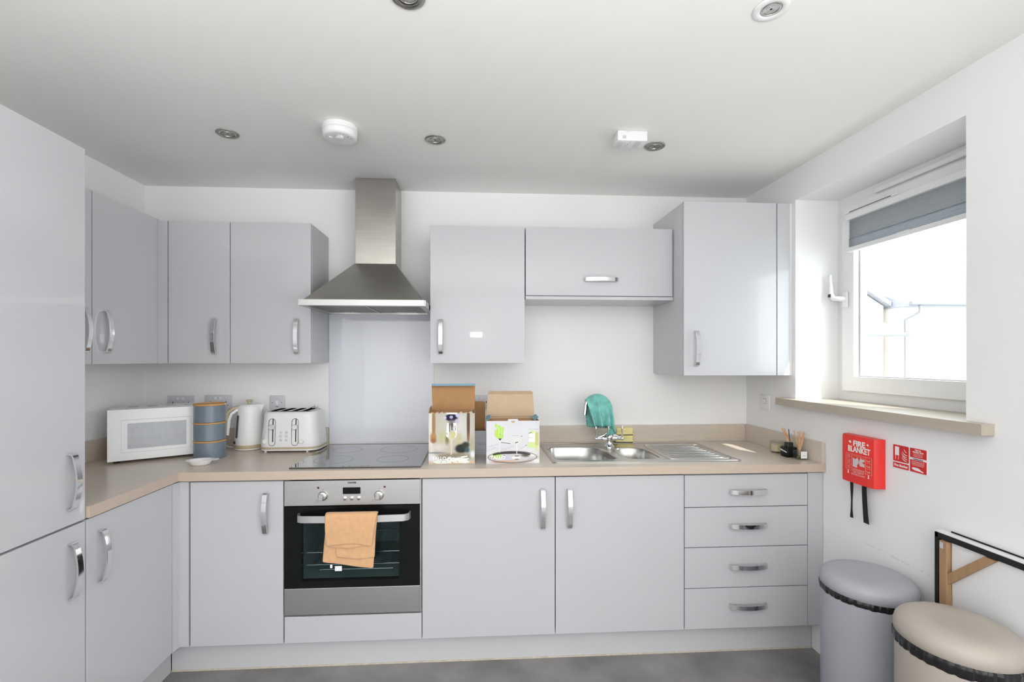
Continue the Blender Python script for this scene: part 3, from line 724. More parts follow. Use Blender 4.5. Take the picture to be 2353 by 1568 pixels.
# turquoise cloth over the spout
def ridge(u):
    a = math.radians(141 - 136 * min(1, u / 0.72))
    if u <= 0.72: return V((acx + (ar + 0.0150) * math.cos(a), ty, acz + (ar + 0.0150) * math.sin(a)))
    t = (u - 0.72) / 0.28
    return V((acx + (ar + 0.014) * math.cos(math.radians(5)) + 0.004 * math.sin(PI * t) - 0.013 * t, ty, acz + 0.006 - 0.122 * t))
def cloth_fn(u, v):
    s = (v - 0.5) * 2; k = abs(s); r_ = ridge(u)
    kk = min(1, k / 0.12); wrap = 0.0150 * (1 - math.cos(kk * PI / 2)); side = 0.0150 * math.sin(kk * PI / 2); kd = max(0, (k - 0.12) / 0.88)
    if s > 0:      # front flap
        zh = 1.034 if u < 0.55 else lerp(1.034, 0.984, min(1, (u - 0.55) / 0.2))
        shift = lerp(0.036, 0.006, min(1, u / 0.5)) if u < 0.72 else lerp(0.006, -0.034, min(1, (u - 0.72) / 0.15))
        y = ty - side - 0.018 * kd - 0.017 * kd * math.sin(u * 30 + 0.4)
    else:
        zh = lerp(1.024, 1.010, u / 0.6) if u < 0.6 else lerp(1.010, 0.984, (u - 0.6) / 0.4)
        shift = 0.012 * (1 - u) * k
        y = ty + side + 0.016 * kd + 0.008 * kd * math.sin(u * 21)
    drop = max(0.016, r_.z - zh)
    z = r_.z - wrap - (drop - 0.0150) * kd + (0.004 * math.sin(u * 150) if k > 0.99 else 0)
    x = r_.x + shift * k + 0.004 * k * math.sin(u * 26 + 2)
    if u < 0.001: x += 0.003 * math.sin(v * 110)
    return (x, y, z)
cl = single('cleaning_cloth', grid(nb(), 64, 44, cloth_fn), M_CLOTH, 'turquoise zigzag-edged cleaning cloth hung over the tap spout', 'cloth', 80)
md = cl.modifiers.new('thick', 'SOLIDIFY'); md.thickness = 0.0016; md.offset = 0

# sponges
for k, (z0, lab) in enumerate(((ZP + 0.0005, 'lower yellow sponge scourer of two stacked behind the tap'), (ZP + 0.0425, 'upper yellow sponge scourer of two stacked behind the tap'))):
    t = thing('sponge', lab, 'sponge', (1.70, -0.045, z0), 0.05 if k else 0, group='sponges behind the tap')
    s = nb()
    secs = [[(p[0], p[1], z) for p in rrect(0, 0, 0.102 * f, 0.046 * f, 0.008, 3)] for z, f in ((0.005, 1.0), (0.012, 0.99), (0.020, 0.94), (0.028, 0.99), (0.039, 1.0), (0.0415, 0.96))]
    loft(s, secs); part('foam', s, M_SPONGE, t, 50, local=True)
    s = nb(); loft(s, [[(p[0], p[1], z) for p in rrect(0, 0, 0.100, 0.045, 0.008, 3)] for z in (0, 0.0048)]); part('scourer', s, M_SCOUR, t, local=True)

# ------------------------------------------------------------------ microwave
mw = thing('microwave', 'white microwave oven angled across the inner corner', 'microwave', (-0.85, -0.474, WT), math.radians(33.0))
MH0, MH1 = 0.014, 0.252
part('case', bbox(0.002, 0.420, 0.016, 0.235, MH0, MH1, 0.006), M_MWHITE, mw, 40, local=True)
d = nb(); slab(d, [0.0, 0.072, 0.300, 0.338], [MH0, 0.066, 0.186, MH1], -0.004, 0.0155, lambda i, j: not (i == 1 and j == 1), P=lambda x, z, y: (x, y, z))
bmesh.ops.bevel(d, geom=[e for e in d.edges if e.is_manifold and e.calc_face_angle(0) > 1.2], offset=0.0025, segments=2, affect='EDGES')
do = part('microwave_door', d, M_MWHITE, mw, 40, local=True)
part('door_window', bbox(0.072, 0.300, 0.001, 0.005, 0.066, 0.186), mat('microwave_window', (0.45, 0.47, 0.50), 0.25, vary=0.06, scale=40, coat=0.5), do, local=True)
fr = nb()
for (x0, x1, z0, z1) in ((0.050, 0.318, 0.202, 0.2032), (0.050, 0.318, 0.050, 0.0508), (0.318, 0.3188, 0.050, 0.203), (0.0495, 0.0502, 0.05, 0.2032)): box(fr, x0, x1, -0.0046, -0.0038, z0, z1)
part('door_outline', fr, mat('grey_line', (0.42, 0.43, 0.44), 0.5), do, local=True)
part('control_panel', bbox(0.340, 0.420, -0.003, 0.0155, MH0, MH1, 0.003), M_MWHITE, mw, 40, local=True)
for z in (0.235, 0.045): part('hinge', bbox(0.332, 0.345, -0.006, 0.0, z - 0.004, z + 0.004, 0.001), M_SOCK, mw, local=True)
for z in (0.19, 0.09):
    kb = nb(); lathe(kb, [(0.024, 0), (0.024, 0.012), (0.020, 0.016)], (0, 0, 0), 24); kb.transform(Matrix.Translation((0.381, -0.0032, z)) @ Matrix.Rotation(PI / 2, 4, 'X'))
    part('dial', kb, M_WHITE, mw, 40, local=True)
for k in range(4): part('vent_slot', bbox(0.07 + k * 0.075, 0.11 + k * 0.075, 0.10, 0.15, MH1 + 0.0001, MH1 + 0.001), mat('shadowed_slot', (0.62, 0.62, 0.63), 0.7), mw, local=True)
for x in (0.03, 0.395):
    for y in (0.04, 0.21): part('foot', lathe(nb(), [(0.012, 0.0002), (0.013, MH0)], (x, y, 0), 14), M_BLACK, mw, local=True)

# ------------------------------------------------------------------ stacked canisters
cx, cy = -0.477, -0.325
for k, (lab) in enumerate(('bottom blue-grey canister of the three stacked beside the microwave', 'middle blue-grey canister of the three, between two wooden rims', 'top blue-grey canister of the three, with wooden lid on top')):
    z0 = WT + 0.0002 + k * 0.0895
    t = thing('canister', lab, 'canister', (cx, cy, z0), group='stacked canisters')
    part('canister_body', lathe(nb(), [(0.066, 0), (0.0690, 0.002), (0.0690, 0.081), (0.0675, 0.0815)], (cx, cy, z0), 48), M_CANN, t, 40)
    if k < 2: part('wooden_rim', lathe(nb(), [(0.0675, 0.0815), (0.0708, 0.082), (0.0708, 0.088), (0.0685, 0.0893)], (cx, cy, z0), 48), M_BAMB, t, 40)
    else:
        part('wooden_lid', lathe(nb(), [(0.0675, 0.0815), (0.0708, 0.082), (0.0708, 0.089), (0.0690, 0.0905), (0.069, 0.0895), (0.067, 0.086), (0.02, 0.0858)], (cx, cy, z0), 48), M_BAMB, t, 40)
        part('latch', tube(nb(), [(cx + 0.0700, cy, z0 + 0.09), (cx + 0.0755, cy, z0 + 0.084), (cx + 0.0725, cy, z0 + 0.076)], 0.0016, 6), M_CHROME, t)

# small white dish
ds = thing('spoon_rest', 'small white lobed dish on the worktop before the canisters', 'dish', (-0.43, -0.487, WT), math.radians(12))
b = nb(); n = 32
def dish_sec(r, z, lip): return [((r * math.cos(2 * PI * i / n)) * 1.15 + (lip if math.cos(2 * PI * i / n) > 0.85 else 0), r * 0.85 * math.sin(2 * PI * i / n), z) for i in range(n)]
loft(b, [dish_sec(0.030, 0.0003, 0), dish_sec(0.036, 0.004, 0), dish_sec(0.043, 0.021, 0.0), dish_sec(0.051, 0.0225, 0.018), dish_sec(0.0515, 0.0245, 0.018), dish_sec(0.042, 0.0235, 0), dish_sec(0.034, 0.009, 0), dish_sec(0.02, 0.0075, 0)])
part('dish', b, M_WHITE, ds, 50, local=True)

# ------------------------------------------------------------------ kettle
kx, ky = -0.394, -0.100
kt = thing('kettle', 'white jug kettle with a wooden-look handle behind the toaster', 'kettle', (kx, ky, WT))
part('kettle_base', lathe(nb(), [(0.068, 0.0003), (0.074, 0.004), (0.074, 0.010)], (kx, ky, WT), 40), M_WHITE, kt, 40)
part('base_band', lathe(nb(), [(0.0735, 0.0103), (0.0745, 0.012), (0.0745, 0.026), (0.073, 0.028)], (kx, ky, WT), 40), M_CREAM, kt, 40)
def krad(z): return 0.0735 if z < 0.05 else (lerp(0.0735, 0.0665, (z - 0.05) / 0.1) if z < 0.15 else lerp(0.0665, 0.0610, (z - 0.15) / 0.065))
b = nb(); lathe(b, [(0.0735, 0.0285), (0.0735, 0.05), (0.0665, 0.15), (0.0610, 0.215), (0.0585, 0.232), (0.054, 0.238)], (kx, ky, WT), 48)
part('kettle_body', b, M_WHITE, kt, 50)
part('kettle_lid', lathe(nb(), [(0.052, 0.2382), (0.048, 0.243), (0.02, 0.2455), (0.008, 0.246)], (kx, ky, WT), 40), M_WHITE, kt, 40)
part('lid_knob', lathe(nb(), [(0.010, 0.2462), (0.009, 0.255), (0.017, 0.258), (0.0175, 0.263), (0.014, 0.265)], (kx, ky, WT), 24), M_CREAM, kt, 40)
hpth = [(kx - 0.040, ky - 0.030, WT + 0.224), (kx - 0.062, ky - 0.050, WT + 0.221), (kx - 0.080, ky - 0.064, WT + 0.204), (kx - 0.088, ky - 0.070, WT + 0.17), (kx - 0.092, ky - 0.073, WT + 0.12), (kx - 0.094, ky - 0.074, WT + 0.085)]
part('kettle_handle', ribbon(nb(), [(p[0] + 0.0125, p[1] + 0.006, p[2] - 0.007 * (i < 3)) for i, p in enumerate(hpth)], (0.55, -0.83, 0), 0.024, 0.013), M_WHITE, kt, 60)
part('handle_grip', ribbon(nb(), [(p[0], p[1], p[2] + 0.004 * (i < 3)) for i, p in enumerate(hpth)], (0.55, -0.83, 0), 0.027, 0.0125), M_CREAM, kt, 60, label='beige wooden-look grip')
sp_ = nb(); loft(sp_, [[(kx + 0.045, ky - 0.006, WT + 0.195), (kx + 0.045, ky + 0.006, WT + 0.195), (kx + 0.060, ky, WT + 0.195)], [(kx + 0.042, ky - 0.026, WT + 0.241), (kx + 0.042, ky + 0.026, WT + 0.241), (kx + 0.0785, ky, WT + 0.243)]])
part('kettle_spout', sp_, M_WHITE, kt)
gz = nb()
loft(gz, [[(krad(z) + o, p * f, WT + z) for p, o in ((-0.0085, -0.003), (-0.0085, 0.0010), (0.0085, 0.0010), (0.0085, -0.003))] for z, f in ((0.066, 0.4), (0.072, 1), (0.15, 1), (0.182, 1), (0.188, 0.4))])
gz.transform(Matrix.Translation((kx, ky, 0)) @ Matrix.Rotation(math.radians(238), 4, 'Z')); part('water_gauge', gz, mat('smoked_gauge', (0.10, 0.11, 0.11), 0.2), kt)
part('switch', bbox(kx - 0.055, kx - 0.047, ky - 0.062, ky - 0.054, WT + 0.036, WT + 0.050, 0.002), M_BLACK, kt)
part('power_cord', tube(nb(), [(kx - 0.073, ky, WT + 0.008), (kx - 0.105, ky - 0.01, WT + 0.012), (kx - 0.14, ky + 0.02, WT + 0.02), (kx - 0.16, ky + 0.06, WT + 0.05)], 0.003, 8), M_WHITE, kt, 60)

# ------------------------------------------------------------------ toaster
tox, toy = -0.139, -0.135
to = thing('toaster', 'white four-slice toaster with two levers left of the hob', 'toaster', (tox, toy, WT))
def tsec(w_, d_, z, r): return [(p[0], p[1], z) for p in rrect(tox, toy, w_, d_, r, 8)]
b = nb(); loft(b, [tsec(0.306, 0.206, WT + 0.030, 0.06), tsec(0.306, 0.206, WT + 0.05, 0.06), tsec(0.286, 0.196, WT + 0.13, 0.055), tsec(0.272, 0.190, WT + 0.195, 0.052), tsec(0.266, 0.184, WT + 0.207, 0.05), tsec(0.250, 0.168, WT + 0.212, 0.045)])
part('toaster_body', b, M_WHITE, to, 50)
part('base_band', loft(nb(), [tsec(0.304, 0.204, WT + 0.0195, 0.06), tsec(0.309, 0.209, WT + 0.021, 0.06), tsec(0.308, 0.208, WT + 0.0295, 0.06)]), M_CREAM, to, 40, label='beige metallic band')
part('base_tray', loft(nb(), [tsec(0.290, 0.190, WT + 0.009, 0.055), tsec(0.305, 0.205, WT + 0.012, 0.06), tsec(0.303, 0.203, WT + 0.0193, 0.06)]), M_WHITE, to, 40)
for x in (-0.257, -0.044):
    for y in (-0.215, -0.06): part('foot', lathe(nb(), [(0.006, 0.0003), (0.007, 0.010)], (x, y, WT), 12), M_WHITE, to)
tp_ = part('top_plate', loft(nb(), [tsec(0.246, 0.166, WT + 0.2121, 0.044), tsec(0.240, 0.160, WT + 0.2145, 0.042)]), M_STEEL, to, 40)
for k in range(4): part('bread_slot', bbox(tox - 0.098 + k * 0.054, tox - 0.070 + k * 0.054, toy - 0.068, toy + 0.068, WT + 0.2146, WT + 0.2156), M_SLOT, tp_)
def yface(z):   # front surface of the toaster at height z above the worktop
    t = min(1, max(0, (z - 0.05) / 0.145)); return toy - lerp(0.206, 0.190, t) / 2
def stadium(bm, x, z0, z1, r, wd, y_off, ring):
    pts = [(x + r * math.cos(a), z1 - r + r * math.sin(a)) for a in [PI * i / 8 for i in range(9)]] + [(x + r * math.cos(a), z0 + r + r * math.sin(a)) for a in [PI + PI * i / 8 for i in range(9)]]
    path = [(p[0], yface(p[1]) - y_off, WT + p[1]) for p in pts]
    tube(bm, path + [path[0]], wd, 6, False)
for x in (-0.2165, -0.1000):
    lvr = nb(); stadium(lvr, x, 0.038, 0.178, 0.0165, 0.0016, 0.0005, True)
    s_ = part('lever_surround', lvr, mat('dark_chrome', (0.32, 0.33, 0.35), 0.2, 1.0), to, 60)
    sl = nb(); loft(sl, [[(x + 0.002 + dx, yface(z) - 0.0004 - dy, WT + z) for dx, dy in ((0, 0), (0.005, 0), (0.005, 0.001), (0, 0.001))] for z in (0.058, 0.175)]); part('lever_slot', sl, M_BLACK, s_)
    kn = nb(); lathe(kn, [(0.010, -0.004), (0.0135, 0), (0.0135, 0.010), (0.011, 0.014)], (0, 0, 0), 24); kn.transform(Matrix.Translation((x + 0.001, yface(0.135) - 0.002, WT + 0.135)) @ Matrix.Rotation(PI / 2, 4, 'X')); part('lever_knob', kn, mat('pale_metal', (0.80, 0.80, 0.81), 0.35, 0.6, vary=0.01), s_, 40)
for x in (-0.2535, -0.0655):
    kn = nb(); lathe(kn, [(0.0125, 0), (0.0125, 0.010), (0.010, 0.013)], (0, 0, 0), 24); kn.transform(Matrix.Translation((x, yface(0.058) + 0.001 + (0.010 if x < -0.2 else 0.003), WT + 0.060)) @ Matrix.Rotation(PI / 2, 4, 'X'))
    dl = part('dial', kn, M_WHITE, to, 40)
    rg = nb(); n = 24; loft(rg, [[(x + rr * math.cos(2 * PI * i / n), yface(0.058) + yo + (0.010 if x < -0.2 else 0.003), WT + 0.060 + rr * math.sin(2 * PI * i / n)) for i in range(n)] for rr, yo in ((0.0125, -0.0005), (0.0145, -0.0005), (0.0145, 0.002))], False, False); part('dial_ring', rg, mat('grey_chrome', (0.5, 0.5, 0.52), 0.25, 1.0), dl)
for r_ in range(3):
    for x in (-0.171, -0.143):
        z = 0.068 + r_ * 0.020; kn = nb(); lathe(kn, [(0.0068, 0), (0.0068, 0.0025), (0.005, 0.0035)], (0, 0, 0), 16); kn.transform(Matrix.Translation((x, yface(z), WT + z)) @ Matrix.Rotation(PI / 2, 4, 'X')); part('button', kn, M_SOCK, to, 40)
wr = nb()
tube(wr, [(-0.075, -0.10, WT + 0.216), (-0.055, -0.10, WT + 0.226), (-0.035, -0.10, WT + 0.224), (-0.015, -0.10, WT + 0.216)], 0.0025, 8)
tube(wr, [(-0.052, -0.09, WT + 0.216), (-0.049, -0.09, WT + 0.236)], [0.002, 0.003], 8); tube(wr, [(-0.036, -0.09, WT + 0.216), (-0.029, -0.09, WT + 0.234)], [0.002, 0.0035], 8)
part('warming_rack', wr, M_CHROME, to, 60, label='small chrome wire rack on top')

# ------------------------------------------------------------------ printed boxes
def rpoly(x0, x1, z0, z1, r, n=5):   # outline with rounded upper corners
    pts = [(x0, z0), (x1, z0)]
    pts += [(x1 - r + r * math.cos(PI / 2 * i / n), z1 - r + r * math.sin(PI / 2 * i / n)) for i in range(n + 1)]
    pts += [(x0 + r + r * math.cos(PI / 2 + PI / 2 * i / n), z1 - r + r * math.sin(PI / 2 + PI / 2 * i / n)) for i in range(n + 1)]
    return pts
def open_box(name, label, x0, x1, y0, y1, z1, inside, outside, group):
    t = thing(name, label, 'box', ((x0 + x1) / 2, (y0 + y1) / 2, WT), group=group)
    b = nb(); z0 = WT + 0.0004; th = 0.003
    for (a0, a1, b0, b1, c0, c1) in ((x0, x1, y1 - th, y1, z0, z1), (x0, x0 + th, y0 + th, y1 - th, z0, z1), (x1 - th, x1, y0 + th, y1 - th, z0, z1), (x0, x1, y0, y0 + th, z0, z1), (x0 + th, x1 - th, y0 + th, y1 - th, z0, z0 + th)):
        box(b, a0, a1, b0, b1, c0, c1)
    for f in b.faces:
        c_ = f.calc_center_median(); n_ = f.normal
        out = (abs(c_.x - x0) < 1e-4 or abs(c_.x - x1) < 1e-4 or abs(c_.y - y0) < 1e-4 or abs(c_.y - y1) < 1e-4)
        f.material_index = 1 if out else 0
    part('carton', b, [inside, outside], t)
    return t
bx_g = 'open glassware boxes on the worktop'
BZ1 = WT + 0.237
X0, X1, Y0, Y1 = 0.622, 0.835, -0.542, -0.375
t = open_box('glassware_box', 'tall open glassware box printed with a wine glass, blue-edged lid', X0, X1, Y0, Y1, BZ1, M_CARD, M_BLUEC, bx_g)
def flap(b, xa0, xa1, xb0, xb1, ya, za, yb_, zb_, th=0.003, mi=0, r=0.0):
    loft(b, [[(xa0, ya, za), (xa1, ya, za), (xa1, ya + th, za), (xa0, ya + th, za)], [(xb0, yb_, zb_), (xb1, yb_, zb_), (xb1, yb_ + th, zb_), (xb0, yb_ + th, zb_)]], mi=mi)
b = nb(); flap(b, X0 + 0.002, X1 - 0.002, X0 - 0.004, X1 + 0.001, Y1, BZ1, Y1 + 0.010, BZ1 + 0.126); lid = part('lid_flap', b, M_CARD, t)
b = nb(); flap(b, X0 - 0.004, X1 + 0.001, X0 - 0.002, X1, Y1 + 0.010, BZ1 + 0.1262, Y1 - 0.012, BZ1 + 0.129); flap(b, X0 - 0.002, X1, X0, X1 - 0.002, Y1 - 0.0125, BZ1 + 0.129, Y1 - 0.0145, BZ1 + 0.118); part('tuck_edge', b, M_BLUEC, lid)
b = nb(); poly_prism(b, [(Y0 + 0.01, BZ1), (Y1 - 0.01, BZ1), (Y1 - 0.03, BZ1 + 0.022), (Y0 + 0.035, BZ1 + 0.02)], 'x', X0 - 0.001, X0 + 0.002); part('side_flap', b, M_CARD, t)
b = nb(); poly_prism(b, [(Y0 + 0.004, BZ1), (Y0 + 0.06, BZ1), (Y0 + 0.05, BZ1 + 0.016), (Y0 + 0.008, BZ1 + 0.010)], 'x', X1 - 0.016, X1 - 0.013); b.transform(Matrix.Identity(4)); part('side_flap', b, M_BLUEC, t)
# torn front edge
b = nb()
for k in range(9):
    xa = X0 + 0.004 + k * 0.0225; poly_prism(b, [(xa, BZ1), (xa + 0.02, BZ1), (xa + 0.016, BZ1 + 0.003 + 0.006 * random.random()), (xa + 0.006, BZ1 + 0.002 + 0.006 * random.random())], 'y', Y0 + 0.001, Y0 + 0.002)
part('torn_edge', b, M_CARDL, t)
S1 = 0.213 / 800   # metres per pixel of the picture
wv = 0.237
pm1 = blob_mat('glass_picture', (0.50, 0.47, 0.40), [
    (0.012, 0.16, 0.02, 0.16, (0.74, 0.72, 0.66), 0.8), (0.075, 0.15, 0.055, 0.09, (0.55, 0.53, 0.46), 0.9), (0.15, 0.17, 0.05, 0.09, (0.62, 0.62, 0.58), 0.9),
    (0.023, 0.19, 0.010, 0.10, (0.34, 0.22, 0.11), 0.5), (0.021, 0.125, 0.017, 0.030, (0.46, 0.24, 0.10), 0.5), (0.022, 0.110, 0.016, 0.014, (0.34, 0.16, 0.08), 0.6),
    (0.183, 0.19, 0.0085, 0.11, (0.13, 0.075, 0.05), 0.4), (0.183, 0.125, 0.007, 0.03, (0.25, 0.11, 0.07), 0.7),
    (0.060, 0.125, 0.018, 0.04, (0.52, 0.50, 0.26), 0.9), (0.085, 0.115, 0.012, 0.03, (0.24, 0.20, 0.10), 0.8), (0.14, 0.115, 0.02, 0.04, (0.55, 0.50, 0.30), 0.9), (0.20, 0.09, 0.02, 0.05, (0.42, 0.40, 0.28), 0.9),
    (0.150, 0.072, 0.034, 0.026, (0.03, 0.035, 0.03), 0.4), (0.170, 0.088, 0.022, 0.020, (0.04, 0.05, 0.04), 0.5), (0.178, 0.066, 0.014, 0.018, (0.06, 0.10, 0.14), 0.7),
    (0.115, 0.036, 0.11, 0.020, (0.27, 0.24, 0.17), 0.6), (0.03, 0.054, 0.06, 0.005, (0.20, 0.22, 0.26), 0.8), (0.016, 0.030, 0.03, 0.022, (0.70, 0.70, 0.72), 0.8), (0.203, 0.045, 0.014, 0.02, (0.72, 0.74, 0.76), 0.7),
    (0.045, 0.080, 0.04, 0.022, (0.64, 0.61, 0.54), 0.9), (0.105, 0.217, 0.033, 0.020, (0.02, 0.015, 0.05), 0.3), (0.075, 0.216, 0.008, 0.008, (0.55, 0.55, 0.75), 0.4), (0.104, 0.219, 0.009, 0.008, (0.42, 0.42, 0.62), 0.4), (0.135, 0.226, 0.012, 0.01, (0.52, 0.52, 0.72), 0.4),
    (0.130, 0.20, 0.012, 0.012, (0.5, 0.48, 0.66), 0.6), (0.106, 0.19, 0.020, 0.02, (0.22, 0.18, 0.20), 0.8), (0.11, 0.009, 0.13, 0.008, (0.72, 0.50, 0.28), 0.5)])
fp = part('printed_front', bbox(X0, X1, Y0 - 0.0012, Y0 - 0.0002, WT + 0.0004, BZ1), pm1, t, at=(X0, Y0, WT))
def pr_poly(bm, pts, ox, y, depth=0.0004): return poly_prism(bm, [(ox + a, WT + c_) for a, c_ in pts], 'y', y - depth, y)
YP = Y0 - 0.0013
M_PW = mat('print_white', (0.84, 0.84, 0.80), 0.6, spec=0.15); M_PWINE = mat('print_wine', (0.62, 0.56, 0.28), 0.6, spec=0.15); M_PDARK = mat('print_dark', (0.03, 0.03, 0.03), 0.6, spec=0.15); M_PPALE = mat('print_pale', (0.78, 0.80, 0.76), 0.6, spec=0.15)
g = nb()   # wine glass outline: bowl sides, stem, foot
pr_poly(g, [(0.085, 0.192), (0.0925, 0.192), (0.0945, 0.150), (0.0920, 0.128), (0.083, 0.126), (0.0795, 0.136)], X0, YP); part('glass_print', g, M_PW, fp); g = nb()
pr_poly(g, [(0.112, 0.192), (0.127, 0.192), (0.130, 0.140), (0.126, 0.126), (0.120, 0.124), (0.122, 0.145)], X0, YP); part('glass_print', g, M_PW, fp); g = nb()
pr_poly(g, [(0.0815, 0.232), (0.131, 0.232), (0.129, 0.240), (0.083, 0.240)], X0, YP)
part('glass_print', g, M_PW, fp)
for pts_ in ([(0.0945, 0.188), (0.0965, 0.188), (0.0985, 0.150), (0.0960, 0.150)], [(0.106, 0.190), (0.110, 0.190), (0.109, 0.158), (0.105, 0.158)], [(0.1205, 0.180), (0.1225, 0.180), (0.1245, 0.158), (0.1225, 0.158)], [(0.0835, 0.146), (0.0860, 0.146), (0.0850, 0.138), (0.0830, 0.138)]):
    g = nb(); pr_poly(g, pts_, X0, YP - 0.0006); part('shade_print', g, M_PDARK, fp)
g = nb(); pr_poly(g, [(0.080, 0.138), (0.130, 0.140), (0.124, 0.126), (0.111, 0.113), (0.1085, 0.085), (0.108, 0.048), (0.1105, 0.044), (0.100, 0.044), (0.1015, 0.048), (0.1015, 0.085), (0.0985, 0.112), (0.085, 0.126)], X0, YP + 0.0001); part('wine_print', g, mat('print_glass_cream', (0.66, 0.61, 0.44), 0.6, spec=0.15), fp)
g = nb(); pr_poly(g, [(0.098, 0.150), (0.122, 0.150), (0.126, 0.138), (0.112, 0.118), (0.104, 0.124)], X0, YP - 0.0002); part('wine_print', g, M_PWINE, fp)
g = nb()
pr_poly(g, [(0.018, 0.012), (0.035, 0.020), (0.075, 0.018), (0.090, 0.034), (0.105, 0.036), (0.100, 0.030), (0.145, 0.036), (0.178, 0.040), (0.180, 0.034), (0.150, 0.028), (0.188, 0.028), (0.176, 0.018), (0.192, 0.010), (0.170, 0.004), (0.120, 0.008), (0.070, 0.004), (0.040, 0.003)], X0, YP)
part('napkin_print', g, M_PPALE, fp)
g = nb()
for (xa, za, xb, zb_) in ((0.118, 0.030, 0.150, 0.033), (0.055, 0.007, 0.060, 0.012), (0.105, 0.010, 0.112, 0.006), (0.13, 0.014, 0.136, 0.010), (0.092, 0.020, 0.098, 0.023), (0.08, 0.045 - 0.03, 0.083, 0.012), (0.105, 0.046, 0.110, 0.043)): pr_poly(g, [(xa, za), (xb, zb_), (xb, zb_ + 0.002), (xa, za + 0.002)], X0, YP - 0.0005)
part('napkin_print', g, M_PDARK, fp)
part('lettering', text_bm('TALLO', 0.0215, face_y(X0 + 0.048, YP - 0.0005, WT + 0.0275), bold=0.0006), M_TEXTW, fp)

X0, X1, Y0, Y1 = 0.8885, 1.1375, -0.545, -0.365
BZ2 = WT + 0.200
t = open_box('glassware_box', 'wider open white glassware box printed with stemmed glasses on a tray', X0, X1, Y0, Y1, BZ2, M_CARDL, M_BOXW, bx_g)
b = nb(); poly_prism(b, [(X0 + 0.004, 0), (X1 - 0.002, 0), (X1 - 0.0085, 0.110), (X0 + 0.012, 0.110)], 'z', 0, 0.003)
b.transform(Matrix.Translation((0, Y1 - 0.003, BZ2)) @ Matrix.Rotation(PI / 2 - 0.10, 4, 'X')); lid = part('lid_flap', b, M_CARDL, t)
b = nb(); ro = rpoly(X0 + 0.012, X1 - 0.0085, 0.0, 0.017, 0.012); poly_prism(b, ro, 'z', 0, 0.003)
b.transform(Matrix.Translation((0, Y1 + 0.0085, BZ2 + 0.110)) @ Matrix.Rotation(PI / 2 + 0.25, 4, 'X')); part('tuck_edge', b, mat('creased_card', (0.50, 0.375, 0.255), 0.85, vary=0.05, scale=25), lid)
for (xa, xb) in ((X0 - 0.001, X0 + 0.022), (X1 - 0.022, X1 + 0.001)):
    b = nb(); loft(b, [[(xa, Y0 + 0.01, BZ2), (xa + 0.002, Y0 + 0.01, BZ2), (xb, Y0 + 0.03, BZ2 + 0.012), (xb - 0.002, Y0 + 0.03, BZ2 + 0.012)], [(xa, Y1 - 0.02, BZ2), (xa + 0.002, Y1 - 0.02, BZ2), (xb, Y1 - 0.04, BZ2 + 0.014), (xb - 0.002, Y1 - 0.04, BZ2 + 0.014)]]); part('side_flap', b, M_BLUEC, t)
b = nb(); poly_prism(b, [(X0 + 0.03, Y0 + 0.02), (X1 - 0.03, Y0 + 0.02), (X1 - 0.03, Y1 - 0.02), (X0 + 0.03, Y1 - 0.02)], 'z', BZ2 - 0.012, BZ2 - 0.009); part('inner_card', b, M_CARD, t)
pm2 = blob_mat('glasses_picture', (0.66, 0.66, 0.69), [
    (0.05, 0.13, 0.10, 0.10, (0.70, 0.70, 0.73), 0.9), (0.19, 0.15, 0.09, 0.07, (0.69, 0.70, 0.72), 0.9),
    (0.05, 0.075, 0.09, 0.02, (0.66, 0.66, 0.70), 0.9), (0.20, 0.07, 0.06, 0.02, (0.70, 0.70, 0.73), 0.9),
    (0.235, 0.10, 0.013, 0.055, (0.66, 0.68, 0.32), 0.6), (0.212, 0.085, 0.022, 0.014, (0.56, 0.70, 0.18), 0.6), 
    (0.125, 0.028, 0.125, 0.030, (0.42, 0.36, 0.34), 0.25), (0.122, 0.029, 0.112, 0.024, (0.60, 0.58, 0.60), 0.4), (0.105, 0.052, 0.05, 0.008, (0.10, 0.09, 0.11), 0.5), (0.15, 0.052, 0.05, 0.007, (0.14, 0.12, 0.14), 0.6), (0.185, 0.040, 0.03, 0.012, (0.12, 0.11, 0.08), 0.7),
    (0.10, 0.012, 0.08, 0.006, (0.60, 0.45, 0.36), 0.8), (0.06, 0.008, 0.05, 0.005, (0.48, 0.30, 0.22), 0.8), (0.10, 0.03, 0.03, 0.014, (0.56, 0.56, 0.68), 0.7), (0.05, 0.038, 0.024, 0.020, (0.46, 0.66, 0.14), 0.5),
    (0.235, 0.012, 0.025, 0.012, (0.78, 0.78, 0.78), 0.7), (0.218, 0.038, 0.022, 0.014, (0.72, 0.73, 0.74), 0.7), (0.138, 0.107, 0.028, 0.022, (0.70, 0.72, 0.70), 0.6)])
fp = part('printed_front', bbox(X0, X1, Y0 - 0.0012, Y0 - 0.0002, WT + 0.0004, BZ2), pm2, t, at=(X0, Y0, WT))
YP = Y0 - 0.0013
M_LIME = mat('print_lime', (0.46, 0.70, 0.12), 0.4); M_LIMEP = mat('print_pale_lime', (0.60, 0.76, 0.32), 0.4)
g = nb()
for (cx_, cz_, rx_, rz_) in ((0.046, 0.178, 0.006, 0.010), (0.060, 0.155, 0.010, 0.026), (0.048, 0.142, 0.010, 0.020), (0.072, 0.148, 0.008, 0.022), (0.062, 0.128, 0.018, 0.012), (0.078, 0.162, 0.004, 0.012)):
    pr_poly(g, [(cx_ + rx_ * math.cos(2 * PI * i / 14), cz_ + rz_ * math.sin(2 * PI * i / 14)) for i in range(14)], X0, YP + 0.00005 * cx_ * 10)
part('lime_print', g, M_LIME, fp)
g = nb()
